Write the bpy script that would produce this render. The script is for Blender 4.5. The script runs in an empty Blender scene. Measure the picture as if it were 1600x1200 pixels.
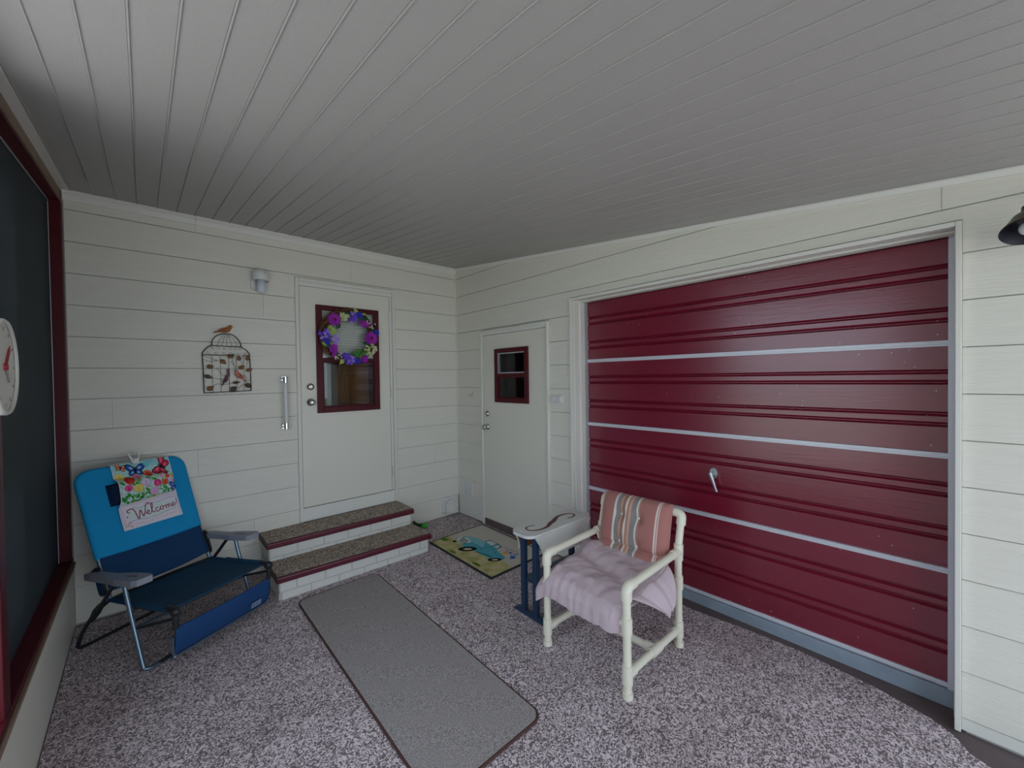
import bpy, math, random
import numpy as np
from mathutils import Vector, Matrix, noise
from mathutils.geometry import tessellate_polygon
random.seed(7)
scene = bpy.context.scene
COL = scene.collection
R = math.radians

# ------------------------------------------------------------------ camera
cam_d = bpy.data.cameras.new('camera'); cam = bpy.data.objects.new('camera', cam_d); COL.objects.link(cam)
cam_d.sensor_width = 36.0; cam_d.lens = 632.2 / 1600 * 36; cam_d.clip_start = 0.02
_F = Vector((0.67148513, 0.74087008, -0.0148067)); _R = Vector((0.7407288, -0.67164726, -0.01451897)); _U = Vector((0.02070155, 0.00121847, 0.99978496))
cam.matrix_world = Matrix(((_R.x, _U.x, -_F.x, -2.632), (_R.y, _U.y, -_F.y, -3.836), (_R.z, _U.z, -_F.z, 1.523), (0, 0, 0, 1)))
scene.camera = cam
# ------------------------------------------------------------------ sky and exposure
w = bpy.data.worlds.new('sky'); scene.world = w; w.use_nodes = True
bg = w.node_tree.nodes['Background']; bg.inputs[0].default_value = (0.72, 0.85, 1.0, 1); bg.inputs[1].default_value = 1.0
sun_d = bpy.data.lights.new('sun', 'SUN'); sun = bpy.data.objects.new('sun', sun_d); COL.objects.link(sun)
sun_d.energy = 4.5; sun_d.angle = R(1.0); sun_d.color = (1.0, 0.98, 0.95)
sun.rotation_euler = Vector((-0.20, -0.40, -1.0)).to_track_quat('-Z', 'Y').to_euler()      # high sun from beyond the house; the porch itself stays in shade
vs = scene.view_settings
vs.view_transform = 'Standard'; vs.look = 'None'; vs.gamma = 1.0; vs.use_curve_mapping = False; vs.exposure = 1.38

# ------------------------------------------------------------------ helpers
def lin(c):
    return tuple((x / 12.92 if x <= 0.04045 else ((x + 0.055) / 1.055) ** 2.4) for x in (v / 255 for v in c))
MATS = {}
def mat(name, col, rough=0.55, metal=0.0, spec=0.5, var=0.0, vscale=8.0, bump=0.0, bscale=40.0, stretch=(1, 1, 1), coat=0.0, dist=0.0):
    m = bpy.data.materials.new(name); m.use_nodes = True; MATS[name] = m
    nt = m.node_tree; b = nt.nodes['Principled BSDF']
    b.inputs['Base Color'].default_value = (*col, 1); b.inputs['Roughness'].default_value = rough
    b.inputs['Metallic'].default_value = metal; b.inputs['Specular IOR Level'].default_value = spec; b.inputs['Coat Weight'].default_value = coat
    if var or bump:
        tc = nt.nodes.new('ShaderNodeTexCoord'); mp = nt.nodes.new('ShaderNodeMapping'); mp.inputs['Scale'].default_value = stretch
        nt.links.new(tc.outputs['Object'], mp.inputs[0])
    if var:
        n = nt.nodes.new('ShaderNodeTexNoise'); n.inputs['Scale'].default_value = vscale; n.inputs['Detail'].default_value = 5
        nt.links.new(mp.outputs[0], n.inputs[0])
        mx = nt.nodes.new('ShaderNodeMix'); mx.data_type = 'RGBA'
        nt.links.new(n.outputs[0], mx.inputs[0])
        mx.inputs[6].default_value = (*[c * (1 - var) for c in col], 1); mx.inputs[7].default_value = (*[min(1, c * (1 + var)) for c in col], 1)
        nt.links.new(mx.outputs[2], b.inputs['Base Color'])
    if bump:
        n2 = nt.nodes.new('ShaderNodeTexNoise'); n2.inputs['Scale'].default_value = bscale; n2.inputs['Detail'].default_value = 4; n2.inputs['Distortion'].default_value = dist
        nt.links.new(mp.outputs[0], n2.inputs[0])
        bp = nt.nodes.new('ShaderNodeBump'); bp.inputs['Strength'].default_value = bump; bp.inputs['Distance'].default_value = 0.01
        nt.links.new(n2.outputs[0], bp.inputs['Height']); nt.links.new(bp.outputs[0], b.inputs['Normal'])
    return m
def mat_attr(name, rough=0.85, bump=0.15, bscale=400):
    m = mat(name, (1, 1, 1), rough, bump=bump, bscale=bscale, spec=0.2)
    a = m.node_tree.nodes.new('ShaderNodeAttribute'); a.attribute_name = 'Col'
    m.node_tree.links.new(a.outputs['Color'], m.node_tree.nodes['Principled BSDF'].inputs['Base Color'])
    return m
def mat_glass(name, tint=(0.93, 0.95, 0.95), ior=1.5):
    m = bpy.data.materials.new(name); m.use_nodes = True; nt = m.node_tree; nt.nodes.clear()
    o = nt.nodes.new('ShaderNodeOutputMaterial'); mx = nt.nodes.new('ShaderNodeMixShader'); fr = nt.nodes.new('ShaderNodeFresnel'); fr.inputs[0].default_value = ior
    t = nt.nodes.new('ShaderNodeBsdfTransparent'); t.inputs[0].default_value = (*tint, 1); g = nt.nodes.new('ShaderNodeBsdfGlossy'); g.inputs['Roughness'].default_value = 0.02
    nt.links.new(fr.outputs[0], mx.inputs[0]); nt.links.new(t.outputs[0], mx.inputs[1]); nt.links.new(g.outputs[0], mx.inputs[2]); nt.links.new(mx.outputs[0], o.inputs[0])
    MATS[name] = m; return m
def mat_speckle(name, a, b, scale, lo, hi, rough=0.8, dist=0.0, detail=2.0, bump=0.3, patch=None, pscale=1.2):
    m = mat(name, a, rough, spec=0.3); nt = m.node_tree; bs = nt.nodes['Principled BSDF']
    tc = nt.nodes.new('ShaderNodeTexCoord'); n = nt.nodes.new('ShaderNodeTexNoise'); n.inputs['Scale'].default_value = scale; n.inputs['Detail'].default_value = detail; n.inputs['Distortion'].default_value = dist
    nt.links.new(tc.outputs['Object'], n.inputs[0])
    mr = nt.nodes.new('ShaderNodeMapRange'); mr.inputs[1].default_value = lo; mr.inputs[2].default_value = hi
    nt.links.new(n.outputs[0], mr.inputs[0])
    mx = nt.nodes.new('ShaderNodeMix'); mx.data_type = 'RGBA'; mx.inputs[6].default_value = (*a, 1); mx.inputs[7].default_value = (*b, 1)
    nt.links.new(mr.outputs[0], mx.inputs[0]); out = mx.outputs[2]
    if patch:
        n3 = nt.nodes.new('ShaderNodeTexNoise'); n3.inputs['Scale'].default_value = pscale; n3.inputs['Detail'].default_value = 5; nt.links.new(tc.outputs['Object'], n3.inputs[0])
        mr3 = nt.nodes.new('ShaderNodeMapRange'); mr3.inputs[1].default_value = 0.52; mr3.inputs[2].default_value = 0.75; nt.links.new(n3.outputs[0], mr3.inputs[0])
        mu = nt.nodes.new('ShaderNodeMix'); mu.data_type = 'RGBA'; mu.blend_type = 'MULTIPLY'; mu.inputs[7].default_value = (*patch, 1)
        nt.links.new(mr3.outputs[0], mu.inputs[0]); nt.links.new(out, mu.inputs[6]); out = mu.outputs[2]
    nt.links.new(out, bs.inputs['Base Color'])
    bp = nt.nodes.new('ShaderNodeBump'); bp.inputs['Strength'].default_value = bump; bp.inputs['Distance'].default_value = 0.004
    nt.links.new(mr.outputs[0], bp.inputs['Height']); nt.links.new(bp.outputs[0], bs.inputs['Normal'])
    return m

class MB:
    def __init__(s): s.v = []; s.f = []; s.m = []; s.sm = []
    def add(s, verts, faces, mi=0, smooth=False):
        k = len(s.v); s.v += [tuple(p) for p in verts]
        for f in faces: s.f.append(tuple(i + k for i in f)); s.m.append(mi); s.sm.append(smooth)
        return s
    def box(s, x0, x1, y0, y1, z0, z1, mi=0):
        x0, x1 = min(x0, x1), max(x0, x1); y0, y1 = min(y0, y1), max(y0, y1); z0, z1 = min(z0, z1), max(z0, z1)
        v = [(x0, y0, z0), (x1, y0, z0), (x1, y1, z0), (x0, y1, z0), (x0, y0, z1), (x1, y0, z1), (x1, y1, z1), (x0, y1, z1)]
        return s.add(v, [(0, 3, 2, 1), (4, 5, 6, 7), (0, 1, 5, 4), (1, 2, 6, 5), (2, 3, 7, 6), (3, 0, 4, 7)], mi)
    def hexa(s, v, mi=0):
        return s.add(v, [(0, 3, 2, 1), (4, 5, 6, 7), (0, 1, 5, 4), (1, 2, 6, 5), (2, 3, 7, 6), (3, 0, 4, 7)], mi)
    def prism(s, poly, fn, t0, t1, mi=0, smooth=False):
        n = len(poly); v = [fn(a, b, t0) for a, b in poly] + [fn(a, b, t1) for a, b in poly]
        s.add(v, [(i, (i + 1) % n, n + (i + 1) % n, n + i) for i in range(n)], mi, smooth)
        s.add([fn(a, b, t0) for a, b in poly], [tuple(range(n))], mi); s.add([fn(a, b, t1) for a, b in poly], [tuple(range(n))[::-1]], mi)
        return s
    def holed(s, outer, holes, fn, t0, t1, mi=0):
        loops = [outer] + holes; flat = [p for l in loops for p in l]
        tris = tessellate_polygon([[Vector((a, b, 0)) for a, b in l] for l in loops])
        for t, flip in ((t0, True), (t1, False)):
            s.add([fn(a, b, t) for a, b in flat], [tuple(q[::-1] if flip else q) for q in tris], mi)
        for l in loops:
            n = len(l); s.add([fn(a, b, t0) for a, b in l] + [fn(a, b, t1) for a, b in l], [(i, (i + 1) % n, n + (i + 1) % n, n + i) for i in range(n)], mi)
        return s
    def tube(s, pts, r, seg=10, closed=False, mi=0, caps=True, flat=None):
        P = [Vector(p) for p in pts]; n = len(P); rs = list(r) if isinstance(r, (list, tuple)) else [r] * n
        if len(rs) != n: rs = list(np.interp(np.linspace(0, 1, n), np.linspace(0, 1, len(rs)), rs))
        T = []
        for i in range(n):
            a = P[(i - 1) % n] if (closed or i > 0) else P[i]; b = P[(i + 1) % n] if (closed or i < n - 1) else P[i]
            t = (b - a); T.append(t.normalized() if t.length > 1e-9 else Vector((0, 0, 1)))
        up = Vector((0, 0, 1)) if abs(T[0].z) < 0.9 else Vector((1, 0, 0)); N = (up - T[0] * up.dot(T[0])).normalized(); verts = []
        for i in range(n):
            N = (N - T[i] * N.dot(T[i]))
            N = N.normalized() if N.length > 1e-6 else T[i].orthogonal().normalized()
            B = T[i].cross(N)
            for k in range(seg):
                a = 2 * math.pi * k / seg; verts.append(P[i] + (N * math.cos(a) + B * math.sin(a)) * rs[i])
        fs = []
        for i in range(n if closed else n - 1):
            j = (i + 1) % n
            for k in range(seg): fs.append((i * seg + k, i * seg + (k + 1) % seg, j * seg + (k + 1) % seg, j * seg + k))
        s.add(verts, fs, mi, True)
        if caps and not closed:
            s.add(verts[:seg], [tuple(range(seg))[::-1]], mi); s.add(verts[-seg:], [tuple(range(seg))], mi)
        return s
    def lathe(s, prof, c=(0, 0, 0), axis=(0, 0, 1), seg=24, mi=0, a0=0, a1=2 * math.pi):
        ax = Vector(axis).normalized(); X = ax.orthogonal().normalized(); Y = ax.cross(X); c = Vector(c); full = abs(a1 - a0 - 2 * math.pi) < 1e-6
        m = seg if full else seg + 1; verts = []
        for r_, h in prof:
            for k in range(m):
                a = a0 + (a1 - a0) * k / seg; verts.append(c + ax * h + (X * math.cos(a) + Y * math.sin(a)) * r_)
        fs = []
        for i in range(len(prof) - 1):
            for k in range(seg):
                k2 = (k + 1) % m; fs.append((i * m + k, i * m + k2, (i + 1) * m + k2, (i + 1) * m + k))
        return s.add(verts, fs, mi, True)
    def sphere(s, c, r, seg=12, rings=8, mi=0, rot=None):
        r = r if isinstance(r, (tuple, list)) else (r, r, r); c = Vector(c); v = []
        for i in range(rings + 1):
            t = math.pi * i / rings
            for k in range(seg):
                a = 2 * math.pi * k / seg; p = Vector((r[0] * math.sin(t) * math.cos(a), r[1] * math.sin(t) * math.sin(a), r[2] * math.cos(t)))
                if rot: p = rot @ p
                v.append(c + p)
        return s.add(v, [(i * seg + k, (i + 1) * seg + k, (i + 1) * seg + (k + 1) % seg, i * seg + (k + 1) % seg) for i in range(rings) for k in range(seg)], mi, True)
    def grid(s, nu, nv, fn, mi=0, smooth=True):
        v = [fn(i / nu, j / nv) for j in range(nv + 1) for i in range(nu + 1)]
        return s.add(v, [(j * (nu + 1) + i, j * (nu + 1) + i + 1, (j + 1) * (nu + 1) + i + 1, (j + 1) * (nu + 1) + i) for j in range(nv) for i in range(nu)], mi, smooth)
    def mesh(s, name, mats, org=(0, 0, 0)):
        me = bpy.data.meshes.new(name); o = org
        me.from_pydata([(x - o[0], y - o[1], z - o[2]) for x, y, z in s.v], [], s.f)
        for m in (mats if isinstance(mats, (list, tuple)) else [mats]): me.materials.append(MATS[m] if isinstance(m, str) else m)
        me.polygons.foreach_set('material_index', s.m); me.polygons.foreach_set('use_smooth', s.sm); me.update()
        return me
    def build(s, name, mats, parent=None, org=None, bevel=0, solid=0, subsurf=0):
        if org is None:
            org = tuple(parent.get('_org', (0, 0, 0))) if parent is not None else (0, 0, 0)
        o = bpy.data.objects.new(name, s.mesh(name, mats, org)); COL.objects.link(o)
        if parent is not None: o.parent = parent; ORG[o.name] = org
        if solid:
            md = o.modifiers.new('thick', 'SOLIDIFY'); md.thickness = solid; md.offset = 0
        if subsurf:
            md = o.modifiers.new('sub', 'SUBSURF'); md.levels = subsurf; md.render_levels = subsurf
        if bevel:
            md = o.modifiers.new('bev', 'BEVEL'); md.width = bevel; md.segments = 2; md.limit_method = 'ANGLE'; md.angle_limit = R(50)
        return o
ORG = {}
def child(parent_part, mb, name, mats, **k):
    return mb.build(name, mats, parent_part, org=ORG.get(parent_part.name, (0, 0, 0)), **k)
def tag(o, label=None, cat=None, group=None, kind=None):
    if label: o['label'] = label
    if cat: o['category'] = cat
    if group: o['group'] = group
    if kind: o['kind'] = kind
    return o
THINGS = []
def thing(name, label, cat, loc, rotz=0, kind=None, group=None, world=True):
    """Empty at the base of a thing. Parts are given in world coordinates unless world=False (then in local ones)."""
    e = bpy.data.objects.new(name, None); COL.objects.link(e); e.location = loc; e.rotation_euler = (0, 0, rotz); e.empty_display_size = 0.05
    tag(e, label, cat, group, kind); e['_org'] = tuple(loc) if world else (0.0, 0.0, 0.0); THINGS.append(e); return e
YE = -5.3                                            # the roof ends here
def fz(x, y): return 0.015 * x + 0.0157 * y          # the slab falls gently outwards
def cz(y): return 2.765 + 0.1045 * y                  # sloping ceiling
def arc(cx, cy, rx, ry, a0, a1, n):
    return [(cx + rx * math.cos(R(a0 + (a1 - a0) * i / n)), cy + ry * math.sin(R(a0 + (a1 - a0) * i / n))) for i in range(n + 1)]
def rrect(x0, x1, y0, y1, r, n=6):
    return arc(x1 - r, y1 - r, r, r, 0, 90, n) + arc(x0 + r, y1 - r, r, r, 90, 180, n) + arc(x0 + r, y0 + r, r, r, 180, 270, n) + arc(x1 - r, y0 + r, r, r, 270, 360, n)

class Paint:
    """A small raster for printed cloth; sampled once into per-corner colours."""
    def __init__(s, w, h, col): s.w, s.h = w, h; s.a = np.zeros((h, w, 3)); s.a[:] = lin(col); yy, xx = np.mgrid[0:h, 0:w]; s.x = (xx + .5) / w; s.y = (yy + .5) / h
    def put(s, m, c): s.a[m] = lin(c)
    def ell(s, cx, cy, rx, ry, c, rot=0):
        ca, sa = math.cos(R(rot)), math.sin(R(rot)); dx, dy = s.x - cx, s.y - cy; s.put(((dx * ca + dy * sa) / rx) ** 2 + ((-dx * sa + dy * ca) / ry) ** 2 < 1, c)
    def rect(s, x0, x1, y0, y1, c): s.put((s.x >= x0) & (s.x <= x1) & (s.y >= y0) & (s.y <= y1), c)
    def poly(s, pts, c):
        m = np.zeros((s.h, s.w), bool); n = len(pts)
        for i in range(n):
            x1, y1 = pts[i]; x2, y2 = pts[(i + 1) % n]
            if y1 == y2: continue
            t = (s.y - y1) / (y2 - y1); m ^= ((y1 > s.y) != (y2 > s.y)) & (s.x < x1 + t * (x2 - x1))
        s.put(m, c)
    def stroke(s, pts, w_, c, asp=1.0):
        best = np.full((s.h, s.w), 9.0)
        for (x1, y1), (x2, y2) in zip(pts, pts[1:]):
            dx, dy = x2 - x1, (y2 - y1) * asp; L = dx * dx + dy * dy + 1e-12
            t = np.clip(((s.x - x1) * dx + (s.y - y1) * asp * dy) / L, 0, 1)
            best = np.minimum(best, np.hypot(s.x - x1 - t * dx, (s.y - y1) * asp - t * dy))
        s.put(best < w_ / 2, c)
    def apply(s, me, nf=None):
        n = s.w * s.h; q = np.ones((n, 4, 4), np.float32); q[:, :, :3] = s.a.reshape(n, 1, 3)
        ca = me.color_attributes.new('Col', 'FLOAT_COLOR', 'CORNER'); tot = len(me.loops)
        full = np.ones((tot, 4), np.float32); full[:n * 4] = q.reshape(-1, 4)
        if tot > n * 4: full[n * 4:, :3] = s.a.reshape(-1, 3).mean(0)
        ca.data.foreach_set('color', full.ravel())
def smoothpath(pts, n=6, closed=False):
    P = [Vector(p) for p in pts]; out = []; m = len(P)
    for i in range(m if closed else m - 1):
        p0 = P[(i - 1) % m] if (closed or i > 0) else P[i]; p1 = P[i]; p2 = P[(i + 1) % m]; p3 = P[(i + 2) % m] if (closed or i < m - 2) else p2
        for k in range(n):
            t = k / n; out.append(0.5 * ((2 * p1) + (p2 - p0) * t + (2 * p0 - 5 * p1 + 4 * p2 - p3) * t * t + (3 * p1 - p0 - 3 * p2 + p3) * t ** 3))
    if not closed: out.append(P[-1])
    return [tuple(p) for p in out]

# ------------------------------------------------------------------ materials
mat('siding', (0.765, 0.735, 0.65), 0.55, bump=0.35, bscale=9, stretch=(1.2, 1.2, 22), dist=0.6, var=0.05, vscale=1.5)
mat('cream_trim', (0.74, 0.725, 0.665), 0.5, bump=0.05, bscale=60)
mat('cream_door', (0.755, 0.725, 0.635), 0.42, bump=0.04, bscale=150)
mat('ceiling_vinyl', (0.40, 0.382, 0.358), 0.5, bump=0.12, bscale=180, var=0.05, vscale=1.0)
mat('backing', (0.35, 0.34, 0.32), 0.8)
mat('dark_room', (0.10, 0.07, 0.05), 0.8)
mat('maroon_frame', (0.075, 0.004, 0.009), 0.45, spec=0.25, bump=0.08, bscale=50, var=0.2, vscale=12)
mat('maroon_gloss', (0.185, 0.0065, 0.027), 0.25, spec=1.0, bump=0.06, bscale=10, stretch=(1, 0.6, 8), var=0.15, vscale=2.5)
def add_specks(m):
    nt = m.node_tree; b = nt.nodes['Principled BSDF']; tc = nt.nodes.new('ShaderNodeTexCoord')
    vo = nt.nodes.new('ShaderNodeTexVoronoi'); vo.inputs['Scale'].default_value = 30; vo.inputs['Randomness'].default_value = 1.0; nt.links.new(tc.outputs['Object'], vo.inputs['Vector'])
    lt = nt.nodes.new('ShaderNodeMath'); lt.operation = 'LESS_THAN'; lt.inputs[1].default_value = 0.075; nt.links.new(vo.outputs['Distance'], lt.inputs[0])
    no = nt.nodes.new('ShaderNodeTexNoise'); no.inputs['Scale'].default_value = 2.6; no.inputs['Detail'].default_value = 3; nt.links.new(tc.outputs['Object'], no.inputs[0])
    gt = nt.nodes.new('ShaderNodeMath'); gt.operation = 'GREATER_THAN'; gt.inputs[1].default_value = 0.58; nt.links.new(no.outputs[0], gt.inputs[0])
    mu = nt.nodes.new('ShaderNodeMath'); mu.operation = 'MULTIPLY'; nt.links.new(lt.outputs[0], mu.inputs[0]); nt.links.new(gt.outputs[0], mu.inputs[1])
    mx = nt.nodes.new('ShaderNodeMix'); mx.data_type = 'RGBA'; src = b.inputs['Base Color'].links[0].from_socket
    nt.links.new(mu.outputs[0], mx.inputs[0]); nt.links.new(src, mx.inputs[6]); mx.inputs[7].default_value = (0.5, 0.42, 0.42, 1); nt.links.new(mx.outputs[2], b.inputs['Base Color'])
add_specks(MATS['maroon_gloss'])
mat('raw_wood', (0.23, 0.16, 0.11), 0.8, bump=0.2, bscale=20, stretch=(8, 1, 8), var=0.2)
mat('silver_rail', (0.62, 0.62, 0.68), 0.35, metal=0.15, bump=0.05, bscale=40)
mat('track_metal', (0.50, 0.51, 0.55), 0.45, metal=0.3)
mat('curb_paint', (0.25, 0.30, 0.36), 0.6, bump=0.2, bscale=30, var=0.25, vscale=9)
mat('slab_stain', (0.115, 0.085, 0.085), 0.7, bump=0.3, bscale=40, var=0.3, vscale=6)
mat_speckle('floor_coating', (0.175, 0.14, 0.145), (0.80, 0.68, 0.71), 44, 0.465, 0.55, dist=3.0, detail=3.0, bump=0.5, patch=(0.62, 0.58, 0.55), pscale=1.1)
mat_speckle('tread_coating', (0.14, 0.105, 0.08), (0.62, 0.51, 0.42), 46, 0.46, 0.56, dist=2.8, detail=3.0, bump=0.5)
mat('maroon_nosing', (0.105, 0.008, 0.022), 0.38, bump=0.25, bscale=35, var=0.25, vscale=15)
mat('brick_paint', (0.66, 0.65, 0.60), 0.6, bump=0.3, bscale=35)
mat('mortar_paint', (0.50, 0.49, 0.45), 0.75, bump=0.4, bscale=50)
mat_speckle('runner_pile', (0.20, 0.175, 0.165), (0.50, 0.455, 0.45), 240, 0.36, 0.64, rough=0.95, bump=0.5, detail=2)
mat('runner_binding', (0.075, 0.03, 0.024), 0.8)
mat('black_rubber', (0.012, 0.016, 0.02), 0.7)
mat_attr('mat_print', 0.95, 0.3, 300)
mat_attr('flag_print', 0.8, 0.1, 500)
mat_attr('cushion_print', 0.9, 0.25, 350)
mat('pvc', (0.77, 0.73, 0.60), 0.35)
mat('pvc_fitting', (0.72, 0.665, 0.53), 0.38)
mat('towel_pink', (0.64, 0.51, 0.55), 0.95, spec=0.1, bump=0.55, bscale=260, var=0.06, vscale=5)
mat('terracotta', (0.38, 0.13, 0.10), 0.9, bump=0.3, bscale=300)
mat('button_white', (0.72, 0.70, 0.64), 0.4)
mat('navy_paint', (0.010, 0.034, 0.085), 0.4, bump=0.06, bscale=30)
mat('white_paint', (0.66, 0.655, 0.62), 0.38, bump=0.05, bscale=20)
mat('pine', (0.42, 0.14, 0.03), 0.6, bump=0.1, bscale=10, stretch=(1, 6, 6), var=0.25)
mat('s_red', (0.12, 0.018, 0.016), 0.5)
mat('teal_fabric', (0.010, 0.285, 0.58), 0.85, spec=0.2, bump=0.15, bscale=400)
mat('navy_fabric', (0.007, 0.042, 0.115), 0.8, spec=0.25, bump=0.2, bscale=300)
mat('seat_fabric', (0.010, 0.050, 0.10), 0.8, spec=0.3, bump=0.25, bscale=300)
mat('pouch_fabric', (0.009, 0.050, 0.16), 0.75, spec=0.3, bump=0.2, bscale=300)
mat('arm_grey', (0.27, 0.28, 0.33), 0.5)
mat('steel_tube', (0.16, 0.22, 0.28), 0.30, metal=0.75)
mat('black_tube', (0.012, 0.014, 0.018), 0.4)
mat('black_plastic', (0.012, 0.013, 0.016), 0.5)
mat('pillow_navy', (0.004, 0.018, 0.05), 0.8, spec=0.2)
mat('tag_grey', (0.22, 0.28, 0.38), 0.7)
mat('chrome', (0.72, 0.72, 0.70), 0.16, metal=1.0)
mat('nickel', (0.55, 0.54, 0.50), 0.25, metal=1.0)
mat('zinc', (0.50, 0.53, 0.56), 0.35, metal=0.85)
mat('white_plastic', (0.70, 0.70, 0.68), 0.35)
mat('frosted', (0.66, 0.68, 0.76), 0.25)
mat('wire_black', (0.015, 0.012, 0.010), 0.5)
mat('leaf_bronze', (0.16, 0.07, 0.018), 0.5, var=0.45, vscale=60)
mat('leaf_dark', (0.06, 0.035, 0.015), 0.5, var=0.4, vscale=60)
mat('bird_gold', (0.34, 0.13, 0.02), 0.5, var=0.35, vscale=60)
mat('bird_rust', (0.30, 0.07, 0.03), 0.55)
mat('bird_pink', (0.55, 0.19, 0.13), 0.55, var=0.25, vscale=50)
mat('bird_plum', (0.13, 0.04, 0.07), 0.55, var=0.35, vscale=60)
mat('green_glass', (0.02, 0.12, 0.05), 0.2)
mat('vine', (0.11, 0.045, 0.016), 0.8, bump=0.4, bscale=60, var=0.35, vscale=30)
mat('petal_magenta', (0.33, 0.010, 0.40), 0.7)
mat('petal_violet', (0.14, 0.06, 0.62), 0.7)
mat('petal_lavender', (0.40, 0.27, 0.72), 0.7)
mat('petal_blue', (0.03, 0.03, 0.42), 0.7)
mat('petal_cream', (0.62, 0.62, 0.40), 0.7)
mat('petal_lime', (0.36, 0.50, 0.10), 0.7)
mat('leaf_green', (0.045, 0.20, 0.02), 0.6)
mat('leaf_deep', (0.012, 0.06, 0.025), 0.6)
mat('flower_eye', (0.10, 0.003, 0.03), 0.7)
mat('berry', (0.72, 0.66, 0.55), 0.5)
mat('screen_mesh', (0.028, 0.038, 0.046), 0.75, bump=0.35, bscale=500, var=0.4, vscale=3, spec=0.35)
mat('clock_face', (0.66, 0.64, 0.60), 0.4)
mat('clock_rim', (0.62, 0.60, 0.54), 0.35)
mat('clock_red', (0.35, 0.03, 0.03), 0.5)
mat('clock_ink', (0.30, 0.27, 0.25), 0.6)
mat('bronze_shade', (0.05, 0.032, 0.02), 0.35, metal=0.6, var=0.5, vscale=30)
mat('shade_inside', (0.012, 0.010, 0.018), 0.4)
mat('bulb_white', (0.75, 0.76, 0.78), 0.2)
mat('toy_green', (0.02, 0.42, 0.02), 0.3)
mat('toy_dark', (0.006, 0.05, 0.015), 0.35)
mat('blind_cream', (0.90, 0.88, 0.80), 0.5)
mat('curtain_brown', (0.17, 0.075, 0.02), 0.9, var=0.3, vscale=6, stretch=(8, 1, 1))
mat('lawn', (0.06, 0.11, 0.03), 0.9, var=0.4, vscale=3)
mat('driveway', (0.42, 0.42, 0.43), 0.85, bump=0.2, bscale=30, var=0.12, vscale=2)
mat_glass('pane_glass')
def screen_tr():       # dark woven mesh, slightly see-through
    m = MATS['screen_mesh']; nt = m.node_tree; o = [n for n in nt.nodes if n.type == 'OUTPUT_MATERIAL'][0]; b = nt.nodes['Principled BSDF']
    mx = nt.nodes.new('ShaderNodeMixShader'); mx.inputs[0].default_value = 0.05; t = nt.nodes.new('ShaderNodeBsdfTransparent'); t.inputs[0].default_value = (0.8, 0.9, 1.0, 1)
    nt.links.new(b.outputs[0], mx.inputs[1]); nt.links.new(t.outputs[0], mx.inputs[2]); nt.links.new(mx.outputs[0], o.inputs[0])
screen_tr()

# ================================================================== SETTING
# ---- outside ground
g = MB().box(-40, 40, -40, 40, -0.6, -0.30).build('ground', 'lawn'); tag(g, 'flat lawn stretching around the house outside the porch', 'ground', kind='structure')
g = MB().box(-9.0, 4.0, -16, 6.0, -0.299, -0.16).build('driveway', 'driveway'); tag(g, 'unseen pale concrete driveway, spread wide to bounce light into the open porch', 'driveway', kind='structure')  # unseen concrete, made pale and wide to bounce light under the roof
# ---- floor slab (falls outwards) with the textured coating as a part
def slab(x0, x1, y0, y1, top, bot):
    v = [(x0, y0, bot), (x1, y0, bot), (x1, y1, bot), (x0, y1, bot)] + [(x, y, fz(x, y) + top) for x, y in ((x0, y0), (x1, y0), (x1, y1), (x0, y1))]
    return MB().hexa(v)
floor = slab(-3.25, 0.6, -5.6, 0.4, -0.003, -0.35).build('floor', 'slab_stain'); tag(floor, 'stained concrete porch floor under a mottled coating', 'floor', kind='structure')
edge = [(-2.995, -5.59), (-2.995, -0.012), (-0.012, -0.012), (-0.012, -1.62), (-0.02, -1.70), (0.02, -1.80), (0.055, -2.2), (0.05, -2.69), (0.085, -3.0), (0.088, -3.25), (0.052, -3.55), (-0.01, -3.765), (-0.06, -3.83), (-0.13, -3.87), (-0.19, -4.0), (-0.21, -4.3), (-0.21, -5.59)]
coat = MB().prism([p for p in edge], lambda a, b, t: (a, b, fz(a, b) + t), 0.0, -0.0025).build('floor_coating', 'floor_coating', floor)

# ---- wall helpers
E0, EX = 2.439, 0.2032
def zl(n): return E0 - n * EX
DB, DT = 0.011, 0.002          # lap board: thickness at its lower and upper edge
SIT = 0.002
wb = MB()
wb.box(-3.2, -1.645, 0.009, 0.2, -0.3, 2.95); wb.box(-0.775, 0.25, 0.009, 0.2, -0.3, 2.95); wb.box(-1.645, -0.775, 0.009, 0.2, 2.40, 2.95); wb.box(-1.645, -0.775, 0.009, 0.2, -0.3, 0.30)
wall_back = wb.build('wall_back', 'backing'); tag(wall_back, 'cream lap siding wall with the porch door and steps', 'wall', kind='structure')
def board_back(x0, x1, zb, zt):
    prof = [(0.010, zb + 0.005), (-0.003, zb + 0.005), (0.0030, zt), (0.010, zt)]
    MB().prism(prof, lambda a, b, t: (t, a, b), x0, x1).build('siding_board', 'siding', wall_back)
joints = {-1: [-2.33], 0: [-1.18], 1: [], 2: [-1.9], 3: [], 4: [-0.36], 5: [], 6: [-2.80], 7: [], 8: [-2.35], 9: [-0.30], 10: [], 11: [-2.0]}
for n in range(-1, 12):
    zb, zt = zl(n), (2.745 if n == -1 else zl(n - 1))
    spans = [(-2.996, -0.006)]
    if zb < 2.40:
        if zt > 2.42:
            board_back(-1.664, -0.754, 2.418, zt)
        spans = [(-2.996, -1.664), (-0.754, -0.006)]
    for a, b in spans:
        cuts = [a] + [j for j in joints.get(n, []) if a + 0.05 < j < b - 0.05] + [b]
        for c, d in zip(cuts, cuts[1:]): board_back(c + (0.0008 if c != a else 0), d - (0.0008 if d != b else 0), zb, zt)
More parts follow.
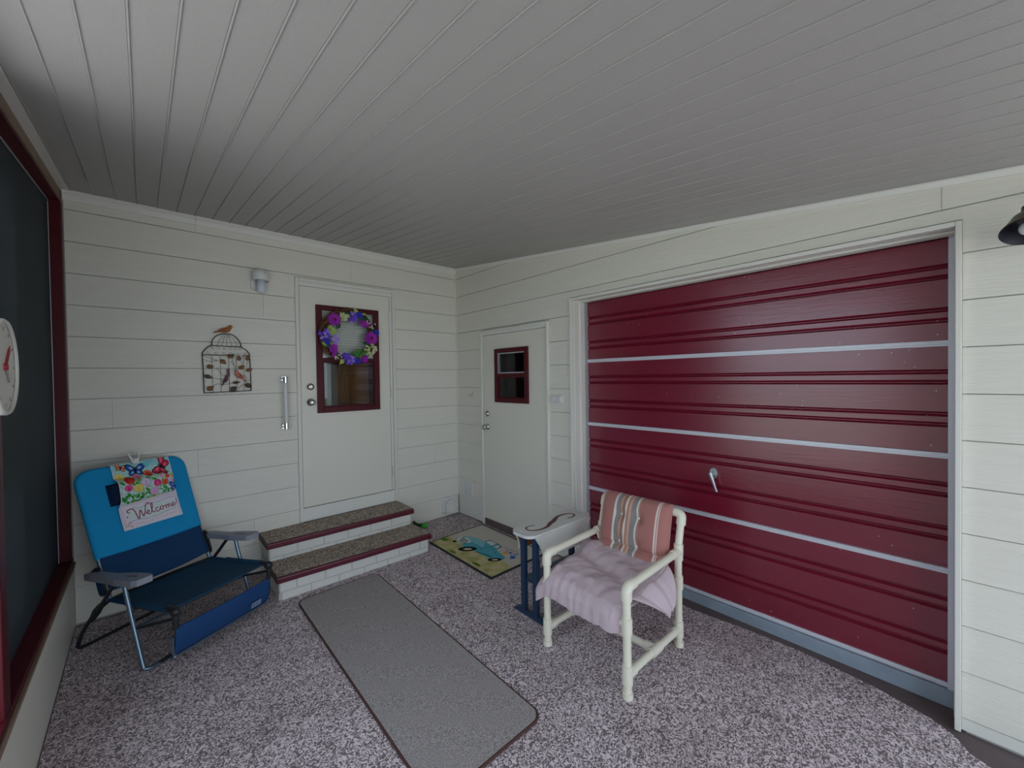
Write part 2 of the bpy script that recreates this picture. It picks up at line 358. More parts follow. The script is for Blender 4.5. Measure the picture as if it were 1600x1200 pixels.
for i, (zb, zt) in enumerate(((0.135, zl(11)), (0.068, 0.135), (-0.03, 0.068))):     # narrow skirting courses under the siding
    for a, b in ((-2.996, -0.006),):
        MB().prism([(0.010, zb), (0.001, zb), (0.004, zt), (0.010, zt)], lambda p, q, t: (t, p, q), a, b).build('skirting_board', 'siding', wall_back)

wr = MB()
wr.box(0.009, 0.3, -0.46, 0.009, -0.3, 2.95); wr.box(0.009, 0.3, -1.69, -1.42, -0.3, 2.95); wr.box(0.009, 0.3, -4.47, -3.86, -0.3, 2.95)
wr.box(0.009, 0.3, -1.42, -0.46, 2.0, 2.95); wr.box(0.009, 0.3, -3.86, -1.69, 2.19, 2.95); wr.box(0.02, 0.3, -1.42, -0.46, -0.3, 0.03)
wall_right = wr.build('wall_right', 'backing'); tag(wall_right, 'cream lap siding wall holding the maroon garage door', 'wall', kind='structure')
def board_right(y0, y1, zb, zt):
    # y0 > y1 ; top edge follows the sloping ceiling
    ya = (zt - 2.765) / 0.1045; yb = (zb - 2.765) / 0.1045
    if yb >= y0 - 0.01: return
    end = max(y1, yb + 0.02); ys = [y0] + ([ya] if y0 > ya > end else []) + [end]
    mb = MB(); V = []
    for y in ys:
        t = min(zt, cz(y) + 0.0); k = (t - zb) / (zt - zb); V.append([(0.010, y, zb + 0.005), (-0.003, y, zb + 0.005), (-0.003 + 0.006 * k, y, t), (0.010, y, t)])
    for A, B in zip(V, V[1:]):
        mb.add(A + B, [(i, (i + 1) % 4, 4 + (i + 1) % 4, 4 + i) for i in range(4)])
    mb.add(V[0], [(3, 2, 1, 0)]); mb.add(V[-1], [(0, 1, 2, 3)])
    mb.build('siding_board', 'siding', wall_right)
jr = {1: [-3.785], 0: [-1.95], 3: [], 5: [-4.6], 8: [-4.9]}
for n in range(-1, 13):
    zb, zt = zl(n), zl(n - 1)
    if zb < -0.01: zb = zl(n)
    bl = [(-0.006, -0.461, 2.02, -1), (-0.461, -1.423, 9, 2.02), (-1.423, -1.667, -9, -9), (-1.667, -3.847, 9, 2.176), (-3.847, -4.45, -9, -9)]
    # pieces broken by the two openings
    segs = []
    def span(a, b, lo):
        segs.append((a, b, max(zb, lo)))
    if zb >= 2.17: segs = [(-0.006, -4.45, zb)]
    elif zt > 2.178:
        segs = [(-0.006, -1.667, zb), (-1.667, -3.847, 2.176), (-3.847, -4.45, zb)]
    elif zb >= 2.015: segs = [(-0.006, -1.667, zb), (-3.847, -4.45, zb)]
    elif zt > 2.02: segs = [(-0.006, -0.461, zb), (-0.461, -1.423, 2.02), (-1.423, -1.667, zb), (-3.847, -4.45, zb)]
    else: segs = [(-0.006, -0.461, zb), (-1.423, -1.667, zb), (-3.847, -4.45, zb)]
    if n == 12: segs = [(-3.847, -4.45, 0.0)]
    for a, b, lo in segs:
        cuts = [a] + [j for j in jr.get(n, []) if b + 0.05 < j < a - 0.05] + [b]
        for c, d in zip(cuts, cuts[1:]): board_right(c - (0.0008 if c != a else 0), d + (0.0008 if d != b else 0), lo, zt)
MB().box(0.010, 0.001, -0.452, -0.008, -0.004, 0.208).build('skirting_board', 'cream_trim', wall_right)
MB().box(0.010, 0.001, -1.665, -1.425, -0.02, 0.20).build('skirting_board', 'cream_trim', wall_right)
MB().box(0.010, 0.001, -4.45, -3.847, -0.052, 0.0).build('skirting_board', 'cream_trim', wall_right)

# ---- ceiling of narrow ribbed panels
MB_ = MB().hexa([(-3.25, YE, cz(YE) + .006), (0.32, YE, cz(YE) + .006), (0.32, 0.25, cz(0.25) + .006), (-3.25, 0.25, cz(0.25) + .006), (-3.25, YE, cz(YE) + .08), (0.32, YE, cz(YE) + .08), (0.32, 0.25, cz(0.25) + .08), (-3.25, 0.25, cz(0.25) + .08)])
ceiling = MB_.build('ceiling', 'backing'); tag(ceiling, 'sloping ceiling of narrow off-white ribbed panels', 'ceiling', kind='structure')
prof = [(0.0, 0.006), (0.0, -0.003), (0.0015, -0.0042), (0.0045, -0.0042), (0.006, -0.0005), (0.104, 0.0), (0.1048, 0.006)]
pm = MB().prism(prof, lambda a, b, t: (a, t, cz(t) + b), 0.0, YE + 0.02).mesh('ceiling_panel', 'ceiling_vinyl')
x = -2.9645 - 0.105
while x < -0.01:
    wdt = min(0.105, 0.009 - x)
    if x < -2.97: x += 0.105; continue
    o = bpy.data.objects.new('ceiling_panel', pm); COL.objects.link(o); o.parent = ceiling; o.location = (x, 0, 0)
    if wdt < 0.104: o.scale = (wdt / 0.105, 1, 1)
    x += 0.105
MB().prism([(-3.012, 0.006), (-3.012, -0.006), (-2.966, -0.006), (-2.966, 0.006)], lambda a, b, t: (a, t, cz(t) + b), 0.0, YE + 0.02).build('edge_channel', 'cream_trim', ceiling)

# ---- ceiling trim
prof = [(0.004, 2.700), (-0.010, 2.700), (-0.014, 2.722), (-0.020, 2.735), (-0.031, 2.743), (-0.031, 2.762), (0.004, 2.766)]
for i, (a, b) in enumerate(((-3.0, -2.331), (-2.329, -0.004))):
    t = MB().prism(prof, lambda p, q, t: (t, p, q), a, b).build('trim_%d' % (i + 1), 'cream_trim')
    tag(t, ['short length of cream ceiling moulding above the beach chair', 'long length of cream ceiling moulding above the porch door'][i], 'trim', kind='structure')
t = MB().prism([(0.004, -0.030), (-0.010, -0.030), (-0.013, -0.022), (-0.022, -0.010), (-0.022, 0.001), (0.004, 0.001)], lambda p, q, t: (p, t, cz(t) + q), -0.006, YE + 0.02).build('trim_3', 'cream_trim')
tag(t, 'thin cream ceiling strip running down along the slope above the garage door', 'trim', kind='structure')
t = MB().box(-0.010, 0.004, -0.010, 0.004, 0.205, 2.712).build('trim_4', 'cream_trim'); tag(t, 'slim vertical corner strip where the two siding walls meet', 'trim', kind='structure')

# ---- left knee wall, screened bay
mb = MB(); 
mb.box(-3.12, -3.0, -5.5, 0.009, -0.35, 0.372)
mb.box(-3.12, -3.0, -5.5, -3.45, 0.36, cz(-3.45) - 0.07)  # solid panel added out of view, cuts the light on the right siding
wall_left = mb.build('wall_left', 'cream_door'); tag(wall_left, 'low smooth white knee wall under the dark screen, with an added unseen light-blocking panel', 'wall', kind='structure')
MB().box(-3.0, -2.988, -3.45, -0.002, 0.362, 0.378).build('cap_strip', 'raw_wood', wall_left)
win = thing('window_1', 'tall dark insect screen in a maroon wood frame beside the beach chair', 'screen', (-3.03, -0.85, 0.372), kind='structure')
MB().box(-3.075, -2.998, -3.45, 0.004, 0.372, 0.402).build('sill', 'maroon_frame', win, bevel=0.003)
MB().box(-3.075, -3.002, -0.05, 0.004, 0.402, 2.675).build('post', 'maroon_frame', win, bevel=0.003)
MB().box(-3.075, -3.002, -1.70, -1.616, 0.402, cz(-1.70) - 0.088).build('post', 'maroon_frame', win, bevel=0.003)
MB().prism([(-3.075, -0.088), (-3.004, -0.088), (-3.004, -0.070), (-3.075, -0.070)], lambda a, b, t: (a, t, cz(t) + b), 0.002, YE + 0.02).build('header', 'maroon_frame', win)
MB().prism([(-3.10, -0.0695), (-3.006, -0.0695), (-3.006, -0.007), (-3.10, -0.007)], lambda a, b, t: (a, t, cz(t) + b), 0.002, YE + 0.02).build('header_beam', 'raw_wood', win)
sc = MB().hexa([(-3.064, -1.62, 0.40), (-3.058, -1.62, 0.40), (-3.058, -0.045, 0.40), (-3.064, -0.045, 0.40), (-3.064, -1.62, cz(-1.62) - .085), (-3.058, -1.62, cz(-1.62) - .085), (-3.058, -0.045, cz(-.045) - .085), (-3.064, -0.045, cz(-.045) - .085)])
sc.build('screen', 'screen_mesh', win)
MB().box(-3.0575, -3.0545, -0.056, -0.050, 0.402, 2.66).build('screen_bead', 'track_metal', win)
MB().prism([(-3.0575, -0.094), (-3.0545, -0.094), (-3.0545, -0.088), (-3.0575, -0.088)], lambda a, b, t: (a, t, cz(t) + b), -0.05, -1.62).build('screen_bead', 'track_metal', win)
for yp in (-3.41,): MB().box(-3.075, -3.002, yp - .04, yp + .04, 0.372, cz(yp) - 0.080).build('post', 'maroon_frame', win, bevel=0.003)
MB().box(-3.075, -3.002, YE + .03, YE + .11, 0.372, cz(YE) - 0.080).build('post', 'maroon_frame', win, bevel=0.003)

# ---- dark rooms behind the glazed doors
def room(x0, x1, y0, y1, z0, z1, openside):
    mb = MB(); t = 0.05
    mb.box(x0, x1, y0, y1, z0 - t, z0); mb.box(x0, x1, y0, y1, z1, z1 + t)
    if openside != 'y0': mb.box(x0, x1, y0 - t, y0, z0 - t, z1 + t)
    mb.box(x0, x1, y1, y1 + t, z0 - t, z1 + t)
    if openside != 'x0': mb.box(x0 - t, x0, y0, y1 + t, z0 - t, z1 + t)
    mb.box(x1, x1 + t, y0, y1, z0 - t, z1 + t)
    return mb
o = room(-2.3, -0.3, 0.2, 2.2, 0.35, 2.6, 'y0').build('wall_house', 'dark_room'); tag(o, 'dark inside of the house seen through the porch door glass', 'room', kind='structure')
o = room(0.3, 3.0, -4.42, -0.3, -0.1, 2.3, 'x0').build('wall_garage', 'dark_room'); tag(o, 'dark inside of the garage seen through the side door glass', 'room', kind='structure')

# ---- door_1 : porch door above the steps
def slab_hole(mb, a0, a1, z0, z1, h0, h1, g0, g1, fn):
    for p, q, r, s_ in ((a0, h0, z0, z1), (h1, a1, z0, z1), (h0, h1, z0, g0), (h0, h1, g1, z1)): fn(mb, p, q, r, s_)
d1 = thing('door_1', 'cream porch door with maroon window and flower wreath above the steps', 'door', (-1.21, 0.0, 0.30), kind='structure')
fy = lambda y0, y1: (lambda m, p, q, r, s_: m.box(p, q, y0, y1, r, s_))
MB().box(-1.664, -1.636, -0.022, 0.06, 0.297, 2.417).build('jamb', 'cream_trim', d1, bevel=0.003)
MB().box(-0.782, -0.754, -0.022, 0.06, 0.297, 2.417).build('jamb', 'cream_trim', d1, bevel=0.003)
MB().box(-1.636, -0.782, -0.022, 0.06, 2.387, 2.417).build('head', 'cream_trim', d1, bevel=0.003)
MB().box(-1.636, -0.782, -0.010, 0.06, 2.352, 2.387).build('head', 'cream_trim', d1, bevel=0.002)
MB().box(-1.636, -0.782, -0.012, 0.06, 0.297, 0.410).build('threshold_panel', 'cream_trim', d1, bevel=0.002)
mb = MB(); slab_hole(mb, -1.630, -0.812, 0.416, 2.349, -1.475, -0.955, 1.262, 2.172, fy(-0.004, 0.035))
slab1 = mb.build('door_slab', 'cream_door', d1)
MB().box(-0.809, -0.784, -0.006, 0.03, 0.416, 2.349).build('hinge_rail', 'cream_trim', d1)
for z in (2.26, 1.40, 0.60):
    child(slab1, MB().tube([(-0.801, -0.012, z - 0.05), (-0.801, -0.012, z + 0.05)], 0.007, 8), 'hinge', 'cream_trim')
# maroon window frame with two sashes
mb = MB(); slab_hole(mb, -1.502, -0.928, 1.235, 2.199, -1.452, -0.978, 1.285, 2.155, fy(-0.030, 0.0)); wf = mb.build('window_frame', 'maroon_frame', d1, bevel=0.004)
child(wf, MB().box(-1.452, -0.978, -0.026, 0.006, 1.695, 1.728), 'meeting_rail', 'maroon_frame', bevel=0.003)
child(wf, MB().box(-1.452, -0.978, -0.012, -0.006, 1.728, 2.155), 'pane', 'pane_glass')
child(wf, MB().box(-1.452, -0.978, -0.006, 0.0, 1.285, 1.695), 'pane', 'pane_glass')
mb = MB(); slab_hole(mb, -1.452, -0.978, 1.285, 1.695, -1.440, -0.990, 1.297, 1.683, fy(-0.010, 0.004)); child(wf, mb, 'sash', 'maroon_frame')
mb = MB()
for i in range(18):
    z = 1.735 + i * 0.0245
    mb.hexa([(-1.470, 0.010, z - 0.010), (-0.960, 0.010, z - 0.010), (-0.960, 0.012, z - 0.0115), (-1.470, 0.012, z - 0.0115), (-1.470, 0.024, z + 0.0125), (-0.960, 0.024, z + 0.0125), (-0.960, 0.026, z + 0.011), (-1.470, 0.026, z + 0.011)])
for xx in (-1.36, -1.07): mb.box(xx - 0.001, xx + 0.001, 0.006, 0.008, 1.73, 2.17)
bl = mb.build('blind', 'blind_cream', d1); bl['kind'] = 'stuff'
mb = MB()
mb.grid(30, 2, lambda a, b: (-1.30 + 0.17 * a + 0.05 * abs(b - .5), 0.10 + 0.012 * math.sin(a * 40), 1.22 + b * 0.52)); mb.box(-1.39, -1.345, 0.10, 0.14, 1.22, 1.74, 1)
mb.grid(10, 6, lambda a, b: (-1.13 + 0.16 * a, 0.14 + 0.004 * math.sin(b * 30), 1.22 + b * 0.50), 2)
mb.build('curtain', ['curtain_brown', 'backing', 'curtain_brown'], d1)
def knob_set(par, P, axis, lever=False):
    ax = Vector(axis); P = Vector(P)
    k = MB().lathe([(0.0, 0.0), (0.032, 0.0), (0.034, 0.004), (0.030, 0.009), (0.016, 0.012), (0.013, 0.030), (0.022, 0.038), (0.027, 0.050), (0.024, 0.062), (0.010, 0.066), (0.0, 0.066)], P, ax, 20)
    child(par, k, 'door_knob', 'nickel')
    q = P + Vector((0, 0, 0.137))
    k = MB().lathe([(0.0, 0.0), (0.031, 0.0), (0.032, 0.008), (0.027, 0.016), (0.022, 0.020), (0.020, 0.024), (0.008, 0.024), (0.0, 0.022)], q, ax, 20)
    child(par, k, 'deadbolt', 'nickel')
knob_set(slab1, (-1.556, -0.004, 1.335), (0, -1, 0))

# ---- door_2 : side door to the garage
d2 = thing('door_2', 'plain cream side door with a small maroon window behind the truck mat', 'door', (0.0, -0.94, -0.01), kind='structure')
fx = lambda x0, x1: (lambda m, p, q, r, s_: m.box(x0, x1, p, q, r, s_))
MB().box(-0.022, 0.05, -0.484, -0.461, -0.012, 2.018).build('jamb', 'cream_trim', d2, bevel=0.003)
MB().box(-0.022, 0.05, -1.422, -1.400, -0.025, 2.018).build('jamb', 'cream_trim', d2, bevel=0.003)
MB().box(-0.022, 0.05, -1.400, -0.484, 1.993, 2.018).build('head', 'cream_trim', d2, bevel=0.003)
MB().box(-0.010, 0.05, -1.400, -0.484, 1.968, 1.993).build('head', 'cream_trim', d2)
MB().box(-0.006, 0.05, -1.400, -0.484, -0.03, 0.055).build('threshold', 'slab_stain', d2)
mb = MB(); slab_hole(mb, -1.395, -0.488, 0.060, 1.964, -1.145, -0.720, 1.305, 1.792, fx(-0.004, 0.035)); slab2 = mb.build('door_slab', 'cream_door', d2)
mb = MB(); slab_hole(mb, -1.170, -0.697, 1.282, 1.815, -1.128, -0.740, 1.325, 1.772, fx(-0.028, 0.0)); wf2 = mb.build('window_frame', 'maroon_frame', d2, bevel=0.004)
child(wf2, MB().box(-0.024, 0.004, -1.128, -0.740, 1.535, 1.570), 'meeting_rail', 'maroon_frame', bevel=0.003)
child(wf2, MB().box(-0.012, -0.006, -1.128, -0.740, 1.570, 1.772), 'pane', 'pane_glass'); child(wf2, MB().box(-0.006, 0.0, -1.128, -0.740, 1.325, 1.535), 'pane', 'pane_glass')
mb = MB(); slab_hole(mb, -1.128, -0.740, 1.325, 1.535, -1.118, -0.750, 1.335, 1.525, fx(-0.010, 0.004)); child(wf2, mb, 'sash', 'maroon_frame')
mb = MB(); slab_hole(mb, -1.128, -0.740, 1.570, 1.772, -1.118, -0.750, 1.580, 1.762, fx(-0.016, 0.0)); child(wf2, mb, 'sash', 'track_metal')
for z in (1.80, 1.05, 0.30): child(slab2, MB().tube([(-0.011, -1.397, z - 0.045), (-0.011, -1.397, z + 0.045)], 0.006, 8), 'hinge', 'cream_trim')
knob_set(slab2, (-0.004, -0.552, 1.020), (-1, 0, 0))

# ---- door_3 : sectional garage door in its painted opening
d3 = thing('door_3', 'wide maroon sectional garage door with silver seams and grooved panels', 'garage door', (0.17, -2.757, 0.02), kind='structure')
GL, GR = -1.672, -3.844
MB().box(-0.022, 0.012, -1.690, -1.668, -0.02, 2.174).build('casing', 'cream_trim', d3, bevel=0.003)
MB().box(-0.022, 0.012, -3.846, -3.826, -0.055, 2.174).build('casing', 'cream_trim', d3, bevel=0.003)
MB().box(-0.022, 0.012, -3.826, -1.690, 2.152, 2.174).build('casing', 'cream_trim', d3, bevel=0.003)
MB().box(0.012, 0.24, -1.700, -1.680, -0.04, 2.20).build('jamb', 'cream_trim', d3); MB().box(0.012, 0.24, -3.862, -3.836, -0.06, 2.20).build('jamb', 'cream_trim', d3)
MB().box(0.012, 0.24, -3.836, -1.700, 2.160, 2.20).build('head', 'cream_trim', d3)
MB().box(0.075, 0.135, -1.712, -1.700, -0.04, 2.16).build('stop', 'cream_trim', d3, bevel=0.003); MB().box(0.075, 0.135, -3.836, -3.824, -0.06, 2.16).build('stop', 'cream_trim', d3, bevel=0.003)
MB().box(0.075, 0.135, -3.824, -1.712, 2.147, 2.16).build('stop', 'cream_trim', d3, bevel=0.003)
MB().box(0.136, 0.20, -1.712, -1.700, 0.0, 2.15).build('track', 'track_metal', d3); MB().box(0.150, 0.20, -3.8355, -3.804, 0.0, 2.155).build('track', 'silver_rail', d3)
MB().box(0.145, 0.30, -3.836, -1.700, -0.30, 0.020).build('curb', 'curb_paint', d3, bevel=0.004)
ya, yb = -1.714, -3.806
tops = [2.152, 1.658, 1.126, 0.580]; bots = [1.658, 1.126, 0.580, 0.034]
X0 = 0.172
for k, (zt, zb) in enumerate(zip(tops, bots)):
    H = zt - zb; c1, c2 = zt - 0.30 * H, zt - 0.68 * H
    if k == 0: c1, c2 = 1.996, 1.792
    pr = [(X0, zt - 0.002)]
    for c in (c1, c2):
        pr += [(X0, c + 0.037), (X0 + 0.017, c + 0.0265), (X0 + 0.017, c + 0.0245), (X0 + 0.002, c + 0.013), (X0 + 0.002, c - 0.013), (X0 + 0.017, c - 0.0245), (X0 + 0.017, c - 0.0265), (X0, c - 0.037)]
    pr += [(X0, zb + 0.002), (X0 + 0.04, zb + 0.002), (X0 + 0.04, zt - 0.002)]
    MB().prism(pr, lambda a, b, t: (a, t, b), ya, yb).build('door_section', 'maroon_gloss', d3)
for z in (1.658, 1.126, 0.580): MB().prism([(0.180, z - 0.014), (0.162, z - 0.014), (0.162, z - 0.006), (0.158, z - 0.004), (0.158, z + 0.012), (0.180, z + 0.014)], lambda a, b, t: (a, t, b), ya, yb).build('seam_rail', 'silver_rail', d3)
MB().box(0.160, 0.190, yb, ya, 0.022, 0.044).build('bottom_rail', 'silver_rail', d3, bevel=0.003)
h = MB()
h.prism([(0.024 * math.cos(a), 0.036 * math.sin(a)) for a in [2 * math.pi * i / 20 for i in range(20)]], lambda a, b, t: (t, -2.740 + a, 0.868 + b), 0.172, 0.160).build('handle_plate', 'zinc', d3, bevel=0.002)
h = MB().tube([(0.165, -2.740, 0.862), (0.128, -2.738, 0.862)], 0.011, 12)
h.tube([(0.128, -2.733, 0.876), (0.126, -2.742, 0.85), (0.130, -2.760, 0.79), (0.134, -2.770, 0.757)], [0.013, 0.012, 0.0085, 0.0085], 10).build('handle', 'zinc', d3)
# ================================================================== STEPS
st = thing('entry_steps', 'two white brick steps with speckled treads and maroon nosing below the porch door', 'steps', (-1.37, -0.32, fz(-1.37, -0.32)))
LX, RX = -1.955, -0.775
def stepbody(yl, yr, yb_, z0, z1, name):
    MB().hexa([(LX, yl, z0), (RX, yr, z0), (RX, yb_, z0), (LX, yb_, z0), (LX, yl, z1), (RX, yr, z1), (RX, yb_, z1), (LX, yb_, z1)]).build(name, 'mortar_paint', st)
stepbody(-0.595, -0.632, -0.002, -0.06, 0.095, 'lower_core'); stepbody(-0.295, -0.318, -0.002, 0.095, 0.245, 'upper_core')
def tread(yl, yr, yb_, zt, back):
    ov = 0.012
    A = [(LX - 0.018, yl - ov), (RX + 0.022, yr - ov), (RX + 0.022, yb_), (LX - 0.018, yb_)]
    MB().prism(A, lambda a, b, t: (a, b, t), zt, zt - 0.046).build('tread_slab', 'slab_stain', st, bevel=0.006)
    n = MB(); 
    n.hexa([(LX - 0.022, yl - ov - 0.012, zt - 0.047), (RX + 0.026, yr - ov - 0.012, zt - 0.047), (RX + 0.026, yr + 0.004, zt - 0.047), (LX - 0.022, yl + 0.004, zt - 0.047), (LX - 0.022, yl - ov - 0.012, zt - 0.004), (RX + 0.026, yr - ov - 0.012, zt - 0.004), (RX + 0.026, yr - 0.002, zt + 0.001), (LX - 0.022, yl - 0.002, zt + 0.001)])
    n.build('nosing', 'maroon_nosing', st, bevel=0.009)
    MB().prism([(LX - 0.012, yl + 0.002), (RX + 0.016, yr + 0.002), (RX + 0.016, yb_), (LX - 0.012, yb_)], lambda a, b, t: (a, b, t), zt + 0.003, zt - 0.002).build('tread_coating', 'tread_coating', st)
tread(-0.595, -0.632, -0.300, 0.136, True); tread(-0.295, -0.318, -0.004, 0.287, False)
def bricks(yl, yr, rows):
    L = 0.197
    for z0, z1, off in rows:
        x = LX - off
        while x < RX - 0.02:
            a, b = max(x, LX) + 0.004, min(x + L, RX) - 0.004
            if b - a > 0.03:
                f = lambda xx: yl + (yr - yl) * (xx - LX) / (RX - LX)
                MB().hexa([(a, f(a) - 0.004, z0), (b, f(b) - 0.004, z0), (b, f(b) + 0.02, z0), (a, f(a) + 0.02, z0), (a, f(a) - 0.004, z1), (b, f(b) - 0.004, z1), (b, f(b) + 0.02, z1), (a, f(a) + 0.02, z1)]).build('brick', 'brick_paint', st, bevel=0.003)
            x += L
bricks(-0.595, -0.632, ((0.022, 0.086, 0.085), (-0.048, 0.014, 0.185)))
bricks(-0.295, -0.318, ((0.170, 0.236, 0.0), (0.140, 0.163, 0.1)))
def sidebricks(X, sgn, yf, rows):
    for z0, z1, off in rows:
        y = yf - off
        while y < -0.02:
            a, b = max(y, yf) + 0.004, min(y + 0.197, -0.006) - 0.004
            if b - a > 0.03: MB().box(X - 0.02 * sgn, X + 0.004 * sgn, a, b, z0, z1).build('brick', 'brick_paint', st, bevel=0.003)
            y += 0.197
sidebricks(LX, -1, -0.595, ((0.022, 0.086, 0.1), (-0.048, 0.014, 0.0))); sidebricks(LX, -1, -0.295, ((0.170, 0.236, 0.0), (0.140, 0.163, 0.1)))
sidebricks(RX, 1, -0.632, ((0.022, 0.086, 0.1), (-0.03, 0.014, 0.0))); sidebricks(RX, 1, -0.318, ((0.170, 0.236, 0.0), (0.140, 0.163, 0.1)))

# ================================================================== MATS
rn = thing('carpet_runner', 'long grey-brown speckled carpet runner with dark binding in front of the steps', 'rug', (-1.575, -1.6, fz(-1.575, -1.6)))
ol = rrect(-1.868, -1.292, -2.535, -0.705, 0.055, 8)
MB().prism([(a * 0.985 - 1.58 * 0.015, b * 0.994 - 1.62 * 0.006) for a, b in ol], lambda a, b, t: (a, b, fz(a, b) + t), 0.011, 0.0).build('pile', 'runner_pile', rn, bevel=0.003)
MB().tube([(a, b, fz(a, b) + 0.005) for a, b in ol], 0.0065, 8, closed=True).build('binding', 'runner_binding', rn)

tm = thing('truck_doormat', 'printed doormat with a blue pickup truck picture and black rim by the side door', 'doormat', (-0.36, -0.95, fz(-0.36, -0.95)))
MB().prism(rrect(-0.685, -0.045, -1.415, -0.490, 0.012, 4), lambda a, b, t: (a, b, fz(a, b) + t), 0.006, 0.0).build('rubber_rim', 'black_rubber', tm, bevel=0.002)
W_, H_ = 240, 170
p = Paint(W_, H_, (196, 190, 178))
V = lambda pts: [(a, 1 - b) for a, b in pts]
nz = np.array([[noise.noise(Vector((i * .05, j * .05, 0))) for i in range(W_)] for j in range(H_)])
gm = (1 - p.y) < np.interp(p.x, [0, .03, .28, .56, .80, .93, 1.0], [.30, .33, .34, .38, .385, .38, .36]) + 0.02 * nz
p.put(gm, (184, 174, 122)); p.put(gm & (nz > .12), (194, 184, 138)); p.put(gm & (nz < -.28), (164, 162, 104))
p.ell(.03, .80, .06, .05, (92, 128, 40)); p.ell(.72, .93, .06, .03, (84, 112, 40)); p.ell(.35, .95, .05, .03, (104, 128, 52))
T1, T2, T3 = (84, 166, 182), (128, 190, 198), (46, 116, 136)
p.poly(V([(.10, .34), (.125, .50), (.19, .57), (.30, .61), (.41, .585), (.385, .62), (.395, .70), (.53, .70), (.60, .68), (.61, .565), (.68, .53), (.82, .49), (.825, .40), (.74, .31), (.50, .29), (.44, .33), (.31, .26), (.26, .31)]), T1)
p.poly(V([(.183, .56), (.296, .61), (.41, .58), (.49, .46), (.31, .43), (.14, .48)]), T2)
p.poly(V([(.27, .31), (.30, .435), (.40, .445), (.51, .39), (.51, .30), (.45, .325), (.33, .262)]), T1)
p.stroke(V([(.30, .44), (.40, .45), (.50, .40)]), .008, T3)
p.poly(V([(.50, .31), (.62, .355), (.70, .37), (.70, .335), (.52, .29)]), T3)
p.stroke(V([(.49, .40), (.525, .567), (.66, .49), (.685, .37)]), .006, T3)
p.poly(V([(.12, .335), (.115, .475), (.19, .50), (.30, .44), (.26, .325)]), (214, 220, 220))
for k in range(5): p.stroke(V([(.135 + k * .028, .47 - k * .006), (.175 + k * .024, .345 - k * .004)]), .012, (22, 28, 38))
p.poly(V([(.40, .61), (.405, .69), (.52, .69), (.515, .59)]), (206, 210, 206)); p.poly(V([(.54, .60), (.555, .67), (.59, .65), (.598, .585)]), (212, 206, 196))
p.stroke(V([(.385, .60), (.395, .705), (.53, .70), (.605, .675), (.61, .56)]), .009, (24, 34, 44)); p.stroke(V([(.53, .70), (.52, .57)]), .008, (24, 34, 44))
p.poly(V([(.67, .40), (.68, .52), (.82, .485), (.825, .405), (.77, .41), (.74, .33)]), T1); p.stroke(V([(.68, .46), (.82, .44)]), .008, T3)
for cx, cy, rx, ry in ((.40, .262, .060, .125), (.77, .335, .040, .090)):
    p.ell(cx, 1 - cy, rx, ry, (20, 18, 20), 25); p.ell(cx + .003, 1 - cy, rx * .38, ry * .45, (206, 200, 178), 25)
p.ell(.155, 1 - .275, .025, .03, (26, 26, 32))
rr = random.Random(3)
for k in range(90):
    cx, cy = rr.gauss(.76, .06), rr.gauss(.64, .055)
    p.ell(cx, 1 - cy, .007, .010, rr.choice([(90, 130, 190), (60, 100, 176), (214, 190, 196), (110, 150, 180), (150, 130, 150), (46, 74, 130)]))
p.ell(.735, 1 - .575, .036, .028, (226, 150, 70)); p.ell(.76, 1 - .55, .022, .02, (236, 176, 96)); p.ell(.855, 1 - .565, .03, .04, (44, 96, 190)); p.ell(.62, 1 - .70, .02, .02, (206, 176, 190))
m_ = MB().grid(W_, H_, lambda a, b: (-0.667 + 0.604 * (1 - b), -0.508 - 0.889 * a, fz(-0.667 + 0.604 * (1 - b), -0.508 - 0.889 * a) + 0.0085), 0, False)
pr_ = m_.build('printed_face', 'mat_print', tm); p.apply(pr_.data)
